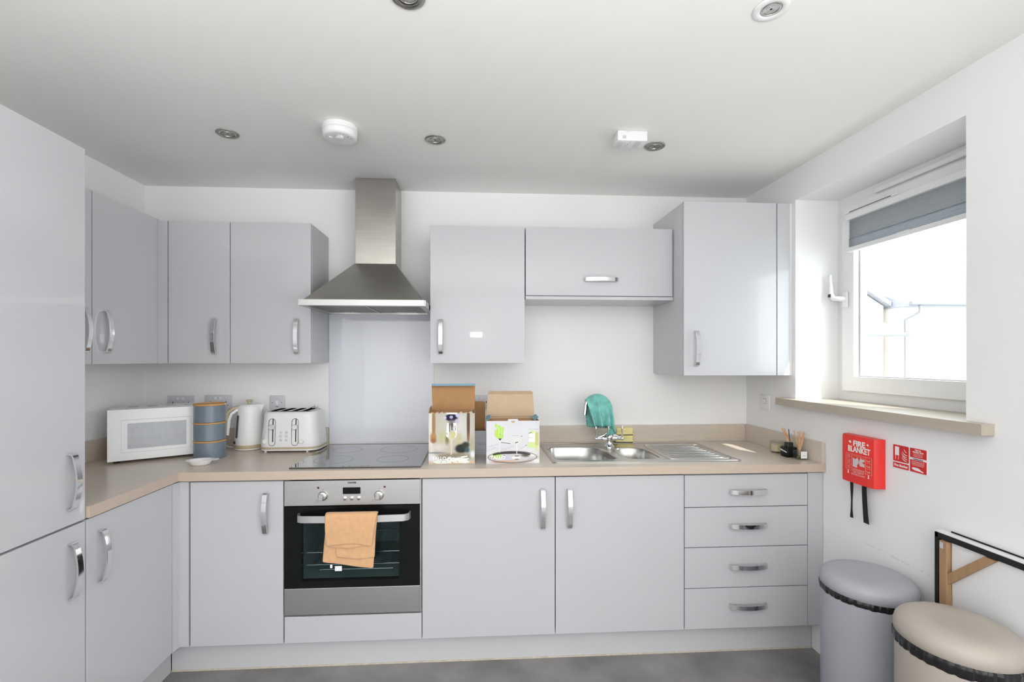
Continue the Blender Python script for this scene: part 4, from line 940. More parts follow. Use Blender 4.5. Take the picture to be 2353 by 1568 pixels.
pr_poly(g, [(0.056, 0.170), (0.060, 0.170), (0.062, 0.130), (0.058, 0.130)], X0, YP - 0.0006); pr_poly(g, [(0.070, 0.165), (0.073, 0.165), (0.072, 0.135), (0.069, 0.135)], X0, YP - 0.0006); part('lime_print', g, M_LIMEP, fp)
g = nb()
pr_poly(g, [(0.0605, 0.110), (0.0655, 0.110), (0.0635, 0.100), (0.0635, 0.052), (0.0615, 0.052), (0.0615, 0.100)], X0, YP - 0.0001); pr_poly(g, [(0.1395, 0.098), (0.1455, 0.098), (0.1440, 0.090), (0.1440, 0.046), (0.1405, 0.046), (0.1405, 0.090)], X0, YP - 0.0001)
pr_poly(g, [(0.115, 0.028), (0.128, 0.034), (0.150, 0.034), (0.164, 0.029), (0.150, 0.023), (0.128, 0.023)], X0, YP - 0.0001)
part('stem_print', g, M_PW, fp)
g = nb()
for pts_ in ([(0.134, 0.098), (0.148, 0.103), (0.148, 0.0995), (0.134, 0.095)], [(0.132, 0.037), (0.152, 0.037), (0.152, 0.034), (0.132, 0.034)], [(0.130, 0.0225), (0.154, 0.0225), (0.146, 0.0195), (0.138, 0.0195)], [(0.056, 0.118), (0.072, 0.118), (0.064, 0.108)], [(0.068, 0.1005), (0.112, 0.095), (0.112, 0.093), (0.068, 0.0985)], [(0.058, 0.134), (0.064, 0.134), (0.062, 0.140)], [(0.162, 0.128), (0.168, 0.130), (0.166, 0.125)], [(0.198, 0.143), (0.212, 0.147), (0.211, 0.144), (0.198, 0.140)], [(0.183, 0.086), (0.192, 0.0865), (0.183, 0.0835)], [(0.080, 0.040), (0.086, 0.042), (0.083, 0.037)]): pr_poly(g, pts_, X0, YP - 0.0004)
part('shadow_print', g, M_PDARK, fp)
g = nb(); pr_poly(g, [(0.199, 0.101), (0.2285, 0.101), (0.2285, 0.147), (0.199, 0.147)], X0, YP - 0.0002); part('label_print', g, M_PW, fp)
g = nb(); pr_poly(g, [(0.2287, 0.085), (0.2445, 0.085), (0.2445, 0.146), (0.2287, 0.146)], X0, YP - 0.0002); part('bottle_print', g, mat('print_yellow', (0.56, 0.58, 0.24), 0.6, spec=0.15), fp)
g = nb(); pr_poly(g, [(0.198, 0.076), (0.2285, 0.076), (0.2285, 0.0985), (0.198, 0.0985)], X0, YP - 0.0002); part('lime_print', g, M_LIMEP, fp)
g = nb(); pr_poly(g, [(0.217 + 0.009 * math.cos(2 * PI * i / 14), 0.147 + 0.009 * math.sin(2 * PI * i / 14)) for i in range(14)], X0, YP - 0.0003); part('lime_print', g, M_LIMEP, fp)
g = nb(); n = 40
loft(g, [[(X0 + 0.122 + rx_ * math.cos(2 * PI * i / n), YP - 0.0002, WT + 0.031 + rz_ * math.sin(2 * PI * i / n)) for i in range(n)] for rx_, rz_ in ((0.116, 0.0285), (0.1125, 0.0250))], False, False); part('tray_print', g, mat('print_brown', (0.20, 0.16, 0.14), 0.6, spec=0.15), fp)
g = nb(); loft(g, [[(X0 + 0.118 + rx_ * math.cos(PI * (0.18 + 0.64 * i / n)), YP - 0.00025, WT + 0.030 + rz_ * math.sin(PI * (0.18 + 0.64 * i / n))) for i in range(n + 1)] for rx_, rz_ in ((0.106, 0.0270), (0.100, 0.0170))], False, False, closed=False); part('tray_shadow_print', g, mat('print_charcoal', (0.06, 0.055, 0.06), 0.6, spec=0.15), fp)
M_LINE = mat('print_grey_line', (0.42, 0.42, 0.46), 0.4)
g = nb()
for (xa, za, xb, zb_) in ((0.004, 0.078, 0.058, 0.093), (0.004, 0.060, 0.045, 0.075), (0.07, 0.068, 0.13, 0.082), (0.06, 0.058, 0.11, 0.072), (0.15, 0.062, 0.19, 0.088), (0.196, 0.160, 0.245, 0.160), (0.124, 0.130, 0.152, 0.1305), (0.232, 0.193, 0.244, 0.176), (0.19, 0.015, 0.244, 0.044), (0.15, 0.006, 0.20, 0.016), (0.197, 0.120, 0.216, 0.119)):
    pr_poly(g, [(xa, za), (xb, zb_), (xb, zb_ + 0.0013), (xa, za + 0.0013)], X0, YP - 0.0003)
part('line_print', g, M_LINE, fp)
part('lettering', text_bm('TALLO', 0.0225, face_y(X0 + 0.0535, YP - 0.0007, WT + 0.028), bold=0.0006), M_TEXTW, fp)
tabp = rpoly(X0 + 0.101, X0 + 0.149, BZ2 - 0.001, BZ2 + 0.008, 0.004); b = nb(); poly_prism(b, tabp, 'y', Y0 - 0.0010, Y0 + 0.001); part('front_tab', b, M_BOXW, t)
b = nb(); poly_prism(b, [(X0 + 0.125 + 0.0095 * math.cos(PI + PI * i / 10), BZ2 + 0.001 + 0.011 * math.sin(PI + PI * i / 10)) for i in range(11)], 'y', Y0 - 0.0018, Y0 - 0.0013); part('thumb_notch', b, M_CARDL, t)

X0, X1, Y0, Y1 = 0.700, 0.8935, -0.335, -0.200
BZ3 = WT + 0.122
t = open_box('glassware_box', 'small white open box behind the other two, brown lid raised', X0, X1, Y0, Y1, BZ3, M_CARD, M_BOXW, bx_g)
b = nb(); poly_prism(b, rpoly(X0 + 0.004, X1 - 0.004, 0, 0.138, 0.012), 'z', 0, 0.003); b.transform(Matrix.Translation((0, Y1, BZ3)) @ Matrix.Rotation(PI / 2 - 0.05, 4, 'X')); part('lid_flap', b, M_CARD, t)
b = nb(); box(b, X1 - 0.05, X1 - 0.004, Y0 - 0.0006, Y0 - 0.0001, WT + 0.058, WT + 0.060); box(b, X1 - 0.042, X1 - 0.004, Y0 - 0.0006, Y0 - 0.0001, WT + 0.050, WT + 0.053); box(b, X1 - 0.06, X1 - 0.001, Y0 - 0.0006, Y0 - 0.0001, WT + 0.022, WT + 0.0235); box(b, X1 - 0.06, X1 - 0.001, Y0 - 0.0006, Y0 - 0.0001, WT + 0.010, WT + 0.0115)
part('print', b, mat('print_mauve', (0.50, 0.40, 0.46), 0.5), t)
b = nb(); bmesh.ops.create_icosphere(b, subdivisions=2, radius=0.013, matrix=Matrix.Translation((X1 - 0.005, Y0 + 0.04, BZ3 + 0.012)) @ Matrix.Diagonal((0.6, 0.8, 1.4, 1))); part('tissue', b, mat('pink_tissue', (0.78, 0.30, 0.38), 0.8), t, 60, label='pink tissue poking out')

# ------------------------------------------------------------------ candle and reed diffusers by the right upstand
cd = thing('jar_candle', 'cream candle in a clear glass jar in the right corner', 'candle', (2.413, -0.365, WT))
part('glass_jar', lathe(nb(), [(0.030, 0.0003), (0.032, 0.003), (0.0325, 0.062), (0.030, 0.062), (0.0295, 0.008), (0.01, 0.007)], (2.413, -0.365, WT), 32), M_GLASS, cd, 50)
part('wax', lathe(nb(), [(0.0288, 0.0085), (0.0288, 0.042), (0.01, 0.0425)], (2.413, -0.365, WT), 28), M_WAX, cd, 40)
def diffuser(label, x, y, s, hgt, body_m, reeds, neck_m, kind):
    t = thing('reed_diffuser', label, 'diffuser', (x, y, WT), group='reed diffusers')
    ins = 0.0
    part('bottle', loft(nb(), [[(x + p[0], y + p[1], WT + z) for p in rrect(0, 0, s * f, s * f, 0.006, 3)] for z, f in ((0.0003, 0.96), (0.003, 1), (hgt - 0.004, 1), (hgt, 0.9))]), body_m, t, 40)
    if kind == 'black':
        part('cap', loft(nb(), [[(x + p[0], y + p[1], WT + z) for p in rrect(0, 0, 0.030, 0.030, 0.004, 3)] for z in (hgt + 0.0003, hgt + 0.022)]), M_BLACK, t, 40)
    else:
        part('neck', lathe(nb(), [(0.011, hgt), (0.011, hgt + 0.014), (0.013, hgt + 0.015), (0.013, hgt + 0.019), (0.008, hgt + 0.019)], (x, y, WT), 20), M_GLASS, t, 40)
    return t
t = diffuser('black glass reed diffuser with bundled tan reeds, left of the pair', 2.405, -0.468, 0.054, 0.050, M_BLACKG, 5, M_BLACK, 'black')
for k, (a, c_, m_) in enumerate(((-0.020, 0.010, M_REED), (-0.014, 0.016, M_REED), (-0.010, 0.004, M_REED), (-0.016, -0.004, M_REED), (-0.005, 0.012, M_REED), (0.004, -0.006, M_REEDD))):
    part('reed', tube(nb(), [(2.405 + 0.002 * k - 0.005, -0.468, WT + 0.0735), (2.405 + a, -0.468 + c_ + 0.012, WT + 0.138 + 0.003 * (k % 2) - 0.004 * (k == 5))], 0.0021, 6), m_, t)
b = nb(); ribbon(b, [(2.3775, -0.445, WT + 0.034), (2.3775, -0.468, WT + 0.030), (2.3775, -0.492, WT + 0.026)], (0, 0, 1), 0.006, 0.0006); part('label_band', b, M_PPALE, t)
t = diffuser('clear glass reed diffuser with a white label, right of the pair', 2.418, -0.528, 0.052, 0.044, M_GLASS, 6, M_GLASS, 'clear')
part('oil', loft(nb(), [[(2.418 + p[0], -0.528 + p[1], WT + z) for p in rrect(0, 0, 0.045, 0.045, 0.005, 3)] for z in (0.004, 0.018)]), M_OIL, t)
for k, (a, c_, m_) in enumerate(((-0.022, 0.012, M_REED), (-0.006, 0.012, M_REED), (-0.001, 0.002, M_REED), (0.006, 0.008, M_REED), (0.012, -0.012, M_REED), (0.022, -0.006, M_REED), (0.016, -0.016, M_REED))):
    part('reed', tube(nb(), [(2.418 - a * 0.12, -0.528 - c_ * 0.1, WT + 0.012), (2.418 + a * 0.7, -0.528 - a * 0.6 + c_ * 0.4, WT + 0.138 - 0.003 * (k % 3))], 0.0018, 6), m_, t)
b = nb(); box(b, 2.405, 2.436, -0.5552, -0.5545, WT + 0.008, WT + 0.042); part('paper_label', b, M_TEXTW, t)
b = nb(); box(b, 2.412, 2.430, -0.5556, -0.5553, WT + 0.021, WT + 0.0225); part('label_print', b, M_GINK, t)

# ------------------------------------------------------------------ sockets and switches
soc_g = 'wall sockets and switches'
def socket_y(label, x0, x1, z0, z1, kind):
    t = thing('wall_socket', label, 'socket', ((x0 + x1) / 2, 0, z0), group=soc_g)
    part('faceplate', bbox(x0, x1, -0.010, -0.0004, z0, z1, 0.003), M_SOCK, t, 40)
    xm = (x0 + x1) / 2; zm = (z0 + z1) / 2
    if kind == 'double':
        for s in (-1, 1):
            part('rocker', bbox(xm + s * 0.014 - 0.006, xm + s * 0.014 + 0.006, -0.014, -0.0095, z1 - 0.026, z1 - 0.010, 0.002), M_WHITE, t)
            p_ = nb(); box(p_, xm + s * 0.042 - 0.002, xm + s * 0.042 + 0.002, -0.0105, -0.0098, zm - 0.004, zm + 0.006)
            for e_ in (-1, 1): box(p_, xm + s * 0.042 + e_ * 0.011 - 0.003, xm + s * 0.042 + e_ * 0.011 + 0.003, -0.0105, -0.0098, zm - 0.019, zm - 0.015)
            part('pin_holes', p_, M_BLACK, t)
    else:
        part('rocker', bbox(xm - 0.008, xm + 0.008, -0.015, -0.0095, zm - 0.012, zm + 0.012, 0.002), M_WHITE, t)
        for s in (-1, 1): part('screw', lathe(nb(), [(0.003, 0), (0.003, 0.001)], (0, 0, 0), 10) if False else bbox(xm + s * 0.026 - 0.002, xm + s * 0.026 + 0.002, -0.0106, -0.0098, zm - 0.002, zm + 0.002), M_BLACK, t)
        part('flex_outlet', bbox(xm - 0.008, xm + 0.008, -0.0106, -0.0098, z0 + 0.016, z0 + 0.019), M_BLACK, t)
socket_y('pale double socket on the back wall just above the microwave', -0.884, -0.740, 1.115, 1.196, 'double')
socket_y('pale double socket on the back wall between canisters and kettle', -0.681, -0.536, 1.116, 1.198, 'double')
socket_y('pale single fused switch on the back wall above the toaster', -0.3275, -0.244, 1.113, 1.194, 'single')
socket_y('white double socket on the back wall behind the glassware boxes', 0.785, 0.930, 1.108, 1.191, 'double')
t = thing('light_switch', 'white single switch on the right wall below the boiler cabinet', 'switch', (XR, -0.19, 1.115), group=soc_g)
part('faceplate', bbox(XR - 0.009, XR - 0.0004, -0.228, -0.145, 1.116, 1.199, 0.003), M_WHITE, t, 40)
part('rocker', bbox(XR - 0.014, XR - 0.0085, -0.199, -0.180, 1.152, 1.176, 0.002), M_WHITE, t)
part('rocker_gap', bbox(XR - 0.0094, XR - 0.0088, -0.201, -0.178, 1.150, 1.178), M_GINK, t)

# ------------------------------------------------------------------ fire blanket and its sign
fb = thing('fire_blanket', 'red wall-mounted fire blanket case with black pull straps', 'fire blanket', (XR, -0.86, 0.88))
FX = XR - 0.042; fy0, fy1, fz0, fz1 = -0.948, -0.772, 0.878, 1.079
sec = [(XR - 0.001, fy1 + 0.004), (XR - 0.030, fy1), (XR - 0.040, fy1 - 0.008), (XR - 0.043, fy1 - 0.025), (XR - 0.043, -0.929), (XR - 0.040, -0.938), (XR - 0.030, -0.9435), (XR - 0.001, fy0)]
b = nb(); n_ = len(sec)
def bow_(y): t_ = (y - fy0) / (fy1 - fy0); return -0.004 * math.sin(PI * max(0, min(1, t_)))
loft(b, [[(p[0], p[1], fz0 + 0.004 + bow_(p[1])) for p in sec], [(p[0], p[1], fz0 + 0.012) for p in sec], [(p[0], p[1], fz1 - 0.006) for p in sec], [(p[0] + (0.004 if p[0] < XR - 0.02 else 0), p[1], fz1) for p in sec]])
bmesh.ops.bevel(b, geom=[e for e in b.edges if e.is_manifold and e.calc_face_angle(0) > 0.9], offset=0.0022, segments=2, affect='EDGES')
case = part('case', b, M_RED, fb, 35)
PX = FX - 0.0016
ym = -0.855
part('lettering', text_bm('FIRE', 0.031, face_x(PX, -0.870, 1.047), bold=0.0010, squeeze=1.06), M_TEXTW, case)
part('lettering', text_bm('BLANKET', 0.034, face_x(PX, -0.869, 1.0215), bold=0.0009, squeeze=0.77), M_TEXTW, case)
g = nb()
def bar(bm, ya, yb_, za, zb_, x=PX): box(bm, x - 0.0004, x, ya, yb_, za, zb_)
oy0, oy1, oz0, oz1 = -0.911, -0.797, 0.916, 0.986
for (ya, yb_, za, zb_) in ((oy0, oy1, oz0, oz0 + 0.0012), (oy0, oy1, oz1 - 0.0012, oz1), (oy0, oy0 + 0.0012, oz0, oz1), (oy1 - 0.0012, oy1, oz0, oz1), (-0.824, -0.8228, oz0, oz1), (-0.886, -0.8848, oz0, oz1), (-0.823, oy1, 0.940, 0.941), (-0.823, oy1, 0.961, 0.962), (oy0, -0.886, 0.939, 0.940), (oy0, -0.886, 0.962, 0.963), (-0.885, -0.823, 0.926, 0.927)): bar(g, ya, yb_, za, zb_)
for z in (0.978, 0.973, 0.968, 0.955, 0.950, 0.945, 0.933, 0.928, 0.922): bar(g, -0.817, -0.803, z, z + 0.0018)
for z in (0.923, 0.920): bar(g, -0.879, -0.829, z, z + 0.0013)
for z in (0.979,): bar(g, -0.880, -0.828, z, z + 0.001)
for c_ in (0.972, 0.950, 0.928):
    for k in range(4): bar(g, -0.904 + k * 0.004, -0.902 + k * 0.004, c_ - 0.006 + 0.002 * (k % 2), c_ + 0.004 - 0.002 * (k % 3))
IMAP = Matrix.Translation((0, -0.803 + 0.797 * 1.1316, 0.0155)) @ Matrix.Diagonal((1, 1.1316, 1, 1))
g.transform(IMAP); part('instruction_print', g, M_PINK, case)
part('lettering', merge(text_bm('PULL TABS TO', 0.008, face_x(PX, -0.866, 0.9265), bold=0.0001), text_bm('RELEASE BLANKET', 0.0085, face_x(PX, -0.866, 0.918), bold=0.0001)), M_PINK, case)
g = nb()
for pts_ in ([(-0.829, 0.934), (-0.829, 0.972), (-0.840, 0.966), (-0.850, 0.976), (-0.856, 0.960), (-0.852, 0.948), (-0.848, 0.946), (-0.848, 0.932)], [(-0.857, 0.960), (-0.864, 0.978), (-0.868, 0.972), (-0.881, 0.974), (-0.881, 0.964), (-0.868, 0.960), (-0.881, 0.954), (-0.881, 0.942), (-0.862, 0.942), (-0.857, 0.950)]):
    poly_prism(g, pts_, 'x', PX - 0.0005, PX)
g.transform(IMAP); part('hands_print', g, M_PICT, case)
g = nb()
for yy in (-0.815, -0.9165):
    poly_prism(g, [(yy + 0.004, 0.9165), (yy - 0.004, 0.9165), (yy - 0.002, 0.9225), (yy - 0.002, 0.9305), (yy + 0.002, 0.9305), (yy + 0.002, 0.9225)], 'x', PX - 0.0004, PX)
for (yy, r_) in ((-0.824, 0.006), (-0.912, 0.005)):
    poly_prism(g, [(yy + r_ * math.cos(2 * PI * i / 12), 1.0505 + r_ * math.sin(2 * PI * i / 12)) for i in range(9)], 'x', PX - 0.0004, PX)
part('arrow_print', g, M_TEXTW, case)
for pts_, wd in (([(-0.806, 0.884, 0.014), (-0.807, 0.85, 0.012), (-0.808, 0.80, 0.003), (-0.807, 0.76, 0.004), (-0.806, 0.728, 0.013), (-0.806, 0.722, 0.014)], 0), ([(-0.869, 0.886, 0.022), (-0.869, 0.85, 0.023), (-0.872, 0.80, 0.024), (-0.876, 0.75, 0.025), (-0.879, 0.722, 0.027)], 0)):
    b = nb(); rows = []
    for (y, z, ww) in pts_:
        x = XR - 0.020
        rows.append([(x - 0.001, y - ww / 2, z), (x - 0.001 - 0.004 * (0.02 - ww) / 0.02, y + ww / 2, z), (x + 0.001 - 0.004 * (0.02 - ww) / 0.02, y + ww / 2, z), (x + 0.001, y - ww / 2, z)])
    loft(b, rows); part('pull_strap', b, M_STRAP, fb)

sg = thing('fire_blanket_sign', 'red and white fire blanket sign below the right of the sill', 'sign', (XR, -1.05, 0.98))
SXX = XR - 0.0016
part('white_backing', bbox(SXX, XR - 0.0003, -1.120, -0.981, 0.978, 1.0725, 0.0004), M_TEXTW, sg)
for (ya, yb_, za, zb_) in ((-1.0485, -0.984, 1.0065, 1.0695), (-1.0485, -0.984, 0.981, 1.002), (-1.117, -1.0535, 0.981, 1.0695)):
    b = nb(); poly_prism(b, [(p[0], p[1]) for p in rrect((ya + yb_) / 2, (za + zb_) / 2, yb_ - ya, zb_ - za, 0.003, 4)], 'x', SXX - 0.0008, SXX - 0.0001); part('red_field', b, M_SIGNR, sg)
SP = SXX - 0.0009
g = nb()
bar(g, -1.009, -0.992, 1.030, 1.063, SP); bar(g, -0.9955, -0.994, 1.014, 1.030, SP); bar(g, -1.0075, -1.006, 1.014, 1.030, SP)
for k in range(5):
    z = 1.046 - k * 0.0075 + (0.004 if k == 0 else 0); y0_ = -1.020 - (0.009 if k == 0 else 0.002 * (k % 2))
    rows = []
    for i in range(7):
        t_ = i / 6; y = y0_ - (0.022 if k else 0.012) * t_; zz = z + 0.008 - 0.012 * t_ - 0.003 * math.sin(PI * t_); wd = 0.0028 * math.sin(PI * (0.12 + 0.8 * t_))
        rows.append((y, zz, wd))
    poly_prism(g, [(y, zz + wd / 2) for y, zz, wd in rows] + [(y, zz - wd / 2) for y, zz, wd in reversed(rows)], 'x', SP - 0.0004, SP)
bar(g, -1.117, -1.0535, 1.0265, 1.0345, SP)
poly_prism(g, [(-1.061, 0.996), (-1.068, 0.999), (-1.088, 0.998), (-1.096, 0.992), (-1.106, 0.988), (-1.105, 0.985), (-1.095, 0.987), (-1.075, 0.988), (-1.064, 0.991)], 'x', SP - 0.0004, SP)
part('pictogram', g, M_TEXTW, sg)
tx_ = text_bm('Fire blanket', 0.0132, face_x(SP, -1.0163, 0.9915), bold=0.0004, squeeze=0.88)
tx_ = merge(tx_, text_bm('Use to', 0.0085, face_x(SP, -1.085, 1.0635), bold=0.0002)); tx_ = merge(tx_, text_bm('smother fires', 0.0085, face_x(SP, -1.085, 1.0565), bold=0.0002, squeeze=0.9))
part('lettering', tx_, M_TEXTW, sg)
g = nb()
for z, hw in ((1.0495, 0.018), (1.0445, 0.018), (1.0395, 0.018), (1.020, 0.024), (1.0155, 0.025), (1.011, 0.024), (1.0065, 0.022)):
    bar(g, -1.085 - hw, -1.085 + hw, z, z + 0.0016, SP)
part('small_print', g, mat('faint_white_print', (0.85, 0.5, 0.5), 0.5), sg)
part('lettering', text_bm('Clothing fires', 0.0072, face_x(SP - 0.0006, -1.0853, 1.0303), bold=0.0001), M_INK, sg)

# ------------------------------------------------------------------ bins
def bin_(label, x, y, body_m, seed, R=0.148, hs=1.0, zb0=0.521):
    def lz(prof): return [(r, z * hs) for r, z in prof]
    t = thing('pedal_bin', label, 'bin', (x, y, 0), group='round bins by the right wall')
    part('bin_body', lathe(nb(), [(R - 0.006, 0.012), (R - 0.002, 0.02), (R - 0.002, 0.528 * hs), (R - 0.004, 0.530 * hs)], (x, y, 0), 64), body_m, t, 40)
    part('base_ring', lathe(nb(), [(R, 0.0002), (R, 0.012), (R - 0.004, 0.0123)], (x, y, 0), 64), M_BLACK, t, 40)
    random.seed(seed); n = 192; secs = []
    ph = [random.random() * 6 for _ in range(4)]
    for (r, z) in ((R - 0.0015, zb0), (R + 0.0012, zb0 + 0.004), (R + 0.0022, 0.532), (R + 0.002, 0.540), (R - 0.002, 0.546)):
        row = []
        for i in range(n):
            a = 2 * PI * i / n
            wob = 0.0012 * math.sin(23 * a + ph[0]) + 0.0012 * math.sin(41 * a + ph[1]) + 0.0003 * (random.random() - 0.5)
            zw = (0.0015 * math.sin(3 * a + ph[2]) + 0.0005 * math.sin(11 * a + ph[3])) if z < 0.526 else 0
            row.append((x + (r + wob) * math.cos(a), y + (r + wob) * math.sin(a), z * hs + zw))
        secs.append(row)
    part('bin_liner', loft(nb(), secs, False, False), M_BAG, t, 70)
    part('lid', lathe(nb(), lz([(R - 0.003, 0.543), (R + 0.001, 0.546), (R + 0.001, 0.566), (R - 0.002, 0.578), (R - 0.010, 0.589), (R - 0.024, 0.597), (R - 0.045, 0.6015), (R - 0.075, 0.6025), (R - 0.105, 0.6012), (0.012, 0.600)]), (x, y, 0), 64), body_m, t, 60)
    part('pedal', bbox(x - R - 0.045, x - R + 0.004, y - 0.03, y + 0.03, 0.014, 0.022, 0.003), M_BLACK, t)
    return t
bin_('round grey pedal bin nearest the drawers', 2.306, -1.045, M_BIN1, 3)
bin_('round taupe pedal bin in front of the grey one', 2.263, -1.407, M_BIN2, 5, 0.1445, 1.039, 0.512)

# ------------------------------------------------------------------ folded table leaning on the wall
ft = thing('folding_table', 'folded white table with black edging and wooden leg against wall', 'table', (2.4420, -1.7, 0))
ty1, ty0_, tz1 = -1.187, -2.55, 0.808
part('table_panel', bbox(2.4360, 2.4460, ty0_ + 0.004, ty1 - 0.004, 0.03, tz1 - 0.006), M_VINYL, ft)
part('rear_panel', bbox(2.4520, 2.4640, ty0_, ty1 - 0.025, 0.03, tz1 + 0.006, 0.003), M_VINYL, ft)
part('top_edge', bbox(2.4225, 2.4360, ty0_, ty1 - 0.0005, tz1 - 0.020, tz1 - 0.001, 0.002), M_STRAP, ft, label='black edge band along the top')
part('end_edge', bbox(2.4225, 2.4360, ty1 - 0.014, ty1, 0.562, tz1 - 0.001, 0.002), M_STRAP, ft, label='black edge band at the end')
part('top_strip', bbox(2.4240, 2.4515, ty0_, ty1 - 0.002, tz1 - 0.0008, tz1 + 0.004, 0.001), M_PVC, ft)
part('seam_strip', bbox(2.4515, 2.4545, ty0_, ty1 - 0.03, tz1 - 0.004, tz1 + 0.0085), M_STRAP, ft)
part('corner_cap', bbox(2.4210, 2.4360, ty1 - 0.018, ty1 + 0.001, 0.529, 0.5615, 0.002), M_STEEL, ft)
part('lower_edge', bbox(2.4225, 2.4360, ty1 - 0.014, ty1, 0.03, 0.5285, 0.002), M_STRAP, ft)
part('leg', bbox(2.4140, 2.4355, -1.236, -1.211, 0.0005, tz1 - 0.022, 0.002), M_PINE, ft)
br = nb(); poly_prism(br, [(-1.2355, 0.645), (-1.2355, 0.681), (-1.346, 0.786), (-1.378, 0.786)], 'x', 2.4180, 2.4325); part('leg_brace', br, M_PINE, ft)
part('hinge_plate', bbox(2.4125, 2.4140, -1.227, -1.215, 0.761, 0.782), M_CHROME, ft)
def sheet(u, v):
    y = lerp(-1.238, ty0_ + 0.01, u); z = lerp(0.06, tz1 - 0.022, v)
    return (2.4348 - 0.003 - 0.007 * math.sin(9 * u + 7 * v) * (1 - v) - 0.006 * math.sin(34 * u - 12 * v) * (1 - v), y, z)
part('vinyl_sheet', grid(nb(), 40, 24, sheet), M_VINYL, ft, 80)

# ------------------------------------------------------------------ ceiling fittings
def downlight(x, y, label, bezel=None):
    t = thing('downlight', label, 'ceiling light', (x, y, ZC), group='recessed downlights')
    n = 40
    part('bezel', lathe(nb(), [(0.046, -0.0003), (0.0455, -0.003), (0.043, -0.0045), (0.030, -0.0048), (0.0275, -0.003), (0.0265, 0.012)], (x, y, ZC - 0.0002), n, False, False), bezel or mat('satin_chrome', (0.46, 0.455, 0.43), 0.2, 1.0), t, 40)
    part('lamp', lathe(nb(), [(0.026, -0.0015), (0.0255, -0.002), (0.021, -0.0022), (0.019, 0.004 - 0.005), (0.008, -0.0012), (0.003, -0.0015)], (x, y, ZC - 0.0002), n), M_LAMP, t, 40)
    part('lamp_ring', lathe(nb(), [(0.0235, -0.0021), (0.023, -0.0036), (0.0205, -0.0036), (0.020, -0.0021)], (x, y, ZC - 0.0002), n, False, False), M_STEEL, t, 40)
    return t
dl = downlight(-0.226, -0.644, 'round chrome recessed downlight nearest the left wall')
for (x, y, lab) in ((0.661, -0.640, 'round chrome recessed downlight between smoke alarm and white detector box'), (1.653, -0.635, 'round chrome recessed downlight right beside the square detector box'), (0.660, -1.447, 'recessed downlight cut off by the top edge above the hood')):
    copy_tree(dl, (x, y, ZC), lab)
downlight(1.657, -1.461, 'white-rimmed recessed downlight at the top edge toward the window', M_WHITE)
sx_, sy_ = 0.272, -0.725
sa = thing('smoke_alarm', 'round white smoke alarm on the ceiling before the hood', 'alarm', (sx_, sy_, ZC))
part('mount', lathe(nb(), [(0.070, -0.0003), (0.071, -0.020), (0.069, -0.022)], (sx_, sy_, ZC), 48), M_WHITE, sa, 40)
part('alarm_body', lathe(nb(), [(0.068, -0.0222), (0.0695, -0.024), (0.068, -0.040), (0.062, -0.047), (0.055, -0.0485)], (sx_, sy_, ZC), 48), M_WHITE, sa, 40)
b = nb(); lathe(b, [(0.016, -0.0486), (0.016, -0.054), (0.013, -0.057), (0.005, -0.058)], (sx_ + 0.005, sy_ - 0.022, ZC), 24); ss = part('sensor_cage', b, M_WHITE, sa, 40)
b = nb()
for k in range(4): box(b, sx_ - 0.004 + k * 0.005, sx_ - 0.002 + k * 0.005, sy_ - 0.0385, sy_ - 0.0365, ZC - 0.0545, ZC - 0.0495)
part('sensor_slots', b, M_GINK, ss)
part('test_button', lathe(nb(), [(0.009, -0.0487), (0.009, -0.051), (0.006, -0.0515)], (sx_ - 0.035, sy_ - 0.012, ZC), 20), M_WHITE, sa, 40)
for x, y in ((0.038, -0.02), (0.048, -0.006)): part('indicator', lathe(nb(), [(0.002, -0.0486), (0.002, -0.0495)], (sx_ + x, sy_ + y, ZC), 10), M_BLACK, sa)
cx0, cx1, cy0, cy1 = 1.440, 1.569, -0.772, -0.690
co = thing('gas_detector', 'white rectangular detector box on the ceiling beside a downlight', 'alarm', ((cx0 + cx1) / 2, -0.73, ZC))
part('case', bbox(cx0, cx1, cy0, cy1, ZC - 0.044, ZC - 0.0003, 0.004), M_WHITE, co, 40)
b = nb()
for k in range(4): box(b, cx0 + 0.022 + k * 0.004, cx0 + 0.0233 + k * 0.004, cy0 - 0.0006, cy0 + 0.001, ZC - 0.036, ZC - 0.022)
part('front_slots', b, M_GINK, co)
b = nb()
for k in range(6): box(b, cx0 + 0.008 + k * 0.004, cx0 + 0.0093 + k * 0.004, cy0 + 0.012, cy1 - 0.012, ZC - 0.0445, ZC - 0.0435)
for k in range(7): box(b, cx0 + 0.080 + k * 0.004, cx0 + 0.0813 + k * 0.004, cy0 + 0.006, cy1 - 0.015, ZC - 0.0445, ZC - 0.0435)
part('grille', b, M_SOCK, co)
for k in range(3): part('indicator', bbox(cx0 + 0.055 - k * 0.004, cx0 + 0.0575 - k * 0.004, cy0 + 0.012 + k * 0.018, cy0 + 0.015 + k * 0.018, ZC - 0.0446, ZC - 0.0438), M_BLACK, co)
part('print', bbox(cx0 + 0.035, cx0 + 0.054, cy0 - 0.0006, cy0 + 0.001, ZC - 0.008, ZC - 0.006), M_SOCK, co)
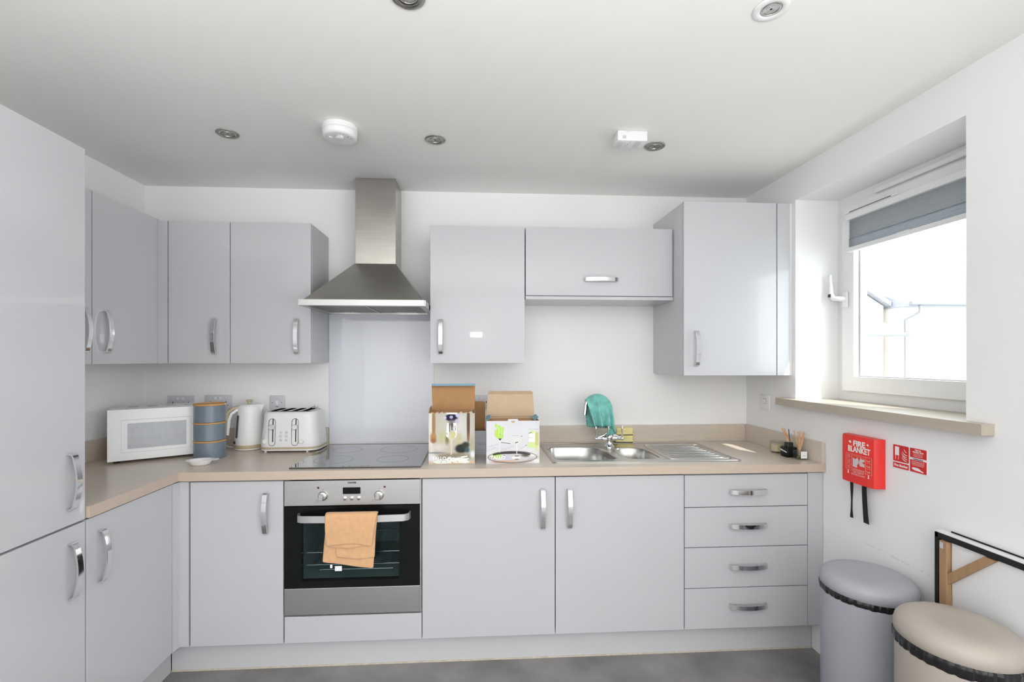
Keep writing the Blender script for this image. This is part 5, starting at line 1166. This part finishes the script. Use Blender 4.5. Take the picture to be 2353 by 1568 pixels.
part('test_button', bbox(cx0 + 0.066, cx0 + 0.076, cy1 - 0.016, cy1 - 0.009, ZC - 0.0455, ZC - 0.0435, 0.0005), M_SOCK, co)

# ------------------------------------------------------------------ outside the window
gd = struct('ground_outside', bbox(3.2, 45, -15, 45, -3.0, -2.9), M_GROUND); gd.name = 'floor_outside'
h1 = thing('house', 'pale rendered house wing with gutter and downpipe outside the window', 'house', (15, 9.5, -2.9), group='houses outside')
part('house_wall', bbox(12.2, 22, 9.0, 14, -2.9, 2.80), M_HOUSE, h1)
b = nb(); poly_prism(b, [(8.72, 2.84), (11.6, 4.0), (14.4, 2.84), (14.4, 2.78), (8.72, 2.78)], 'x', 12.13, 22.1); part('house_roof', b, M_ROOF, h1)
part('gutter', tube(nb(), [(12.13, 8.68, 2.86), (22.1, 8.68, 2.86)], 0.055, 10), M_GUTT, h1)
part('downpipe', tube(nb(), [(12.42, 8.70, 2.80), (12.42, 8.72, 2.62), (12.25, 8.94, 2.45), (12.25, 8.94, -2.8)], 0.035, 8), M_GUTT, h1)
h2 = thing('house', 'pale gabled house with sloping verge at the window left', 'house', (9.5, 11, -2.9), group='houses outside')
b = nb(); poly_prism(b, [(6.0, -2.9), (12.0, -2.9), (12.0, 2.85), (9.0, 4.72), (6.0, 2.85)], 'y', 9.35, 15); part('house_wall', b, M_HOUSE, h2)
b = nb(); poly_prism(b, [(12.1, 2.83), (12.1, 2.95), (9.0, 4.9), (5.9, 2.95), (5.9, 2.83), (9.0, 4.76)], 'y', 9.2, 15.1); part('house_roof', b, M_ROOF, h2)
b = nb(); loft(b, [[(6.5, 9.34, 2.9), (11.0, 9.34, 2.9), (12.0, 9.34, 2.1), (6.5, 9.34, 2.1)], [(6.5, 8.6, 2.12), (11.0, 8.6, 2.12), (12.0, 8.6, 2.0), (6.5, 8.6, 2.0)]]); part('porch_roof', b, M_ROOF, h2)
part('porch_gutter', tube(nb(), [(6.5, 8.58, 2.03), (12.0, 8.58, 2.03)], 0.05, 8), M_GUTT, h2)
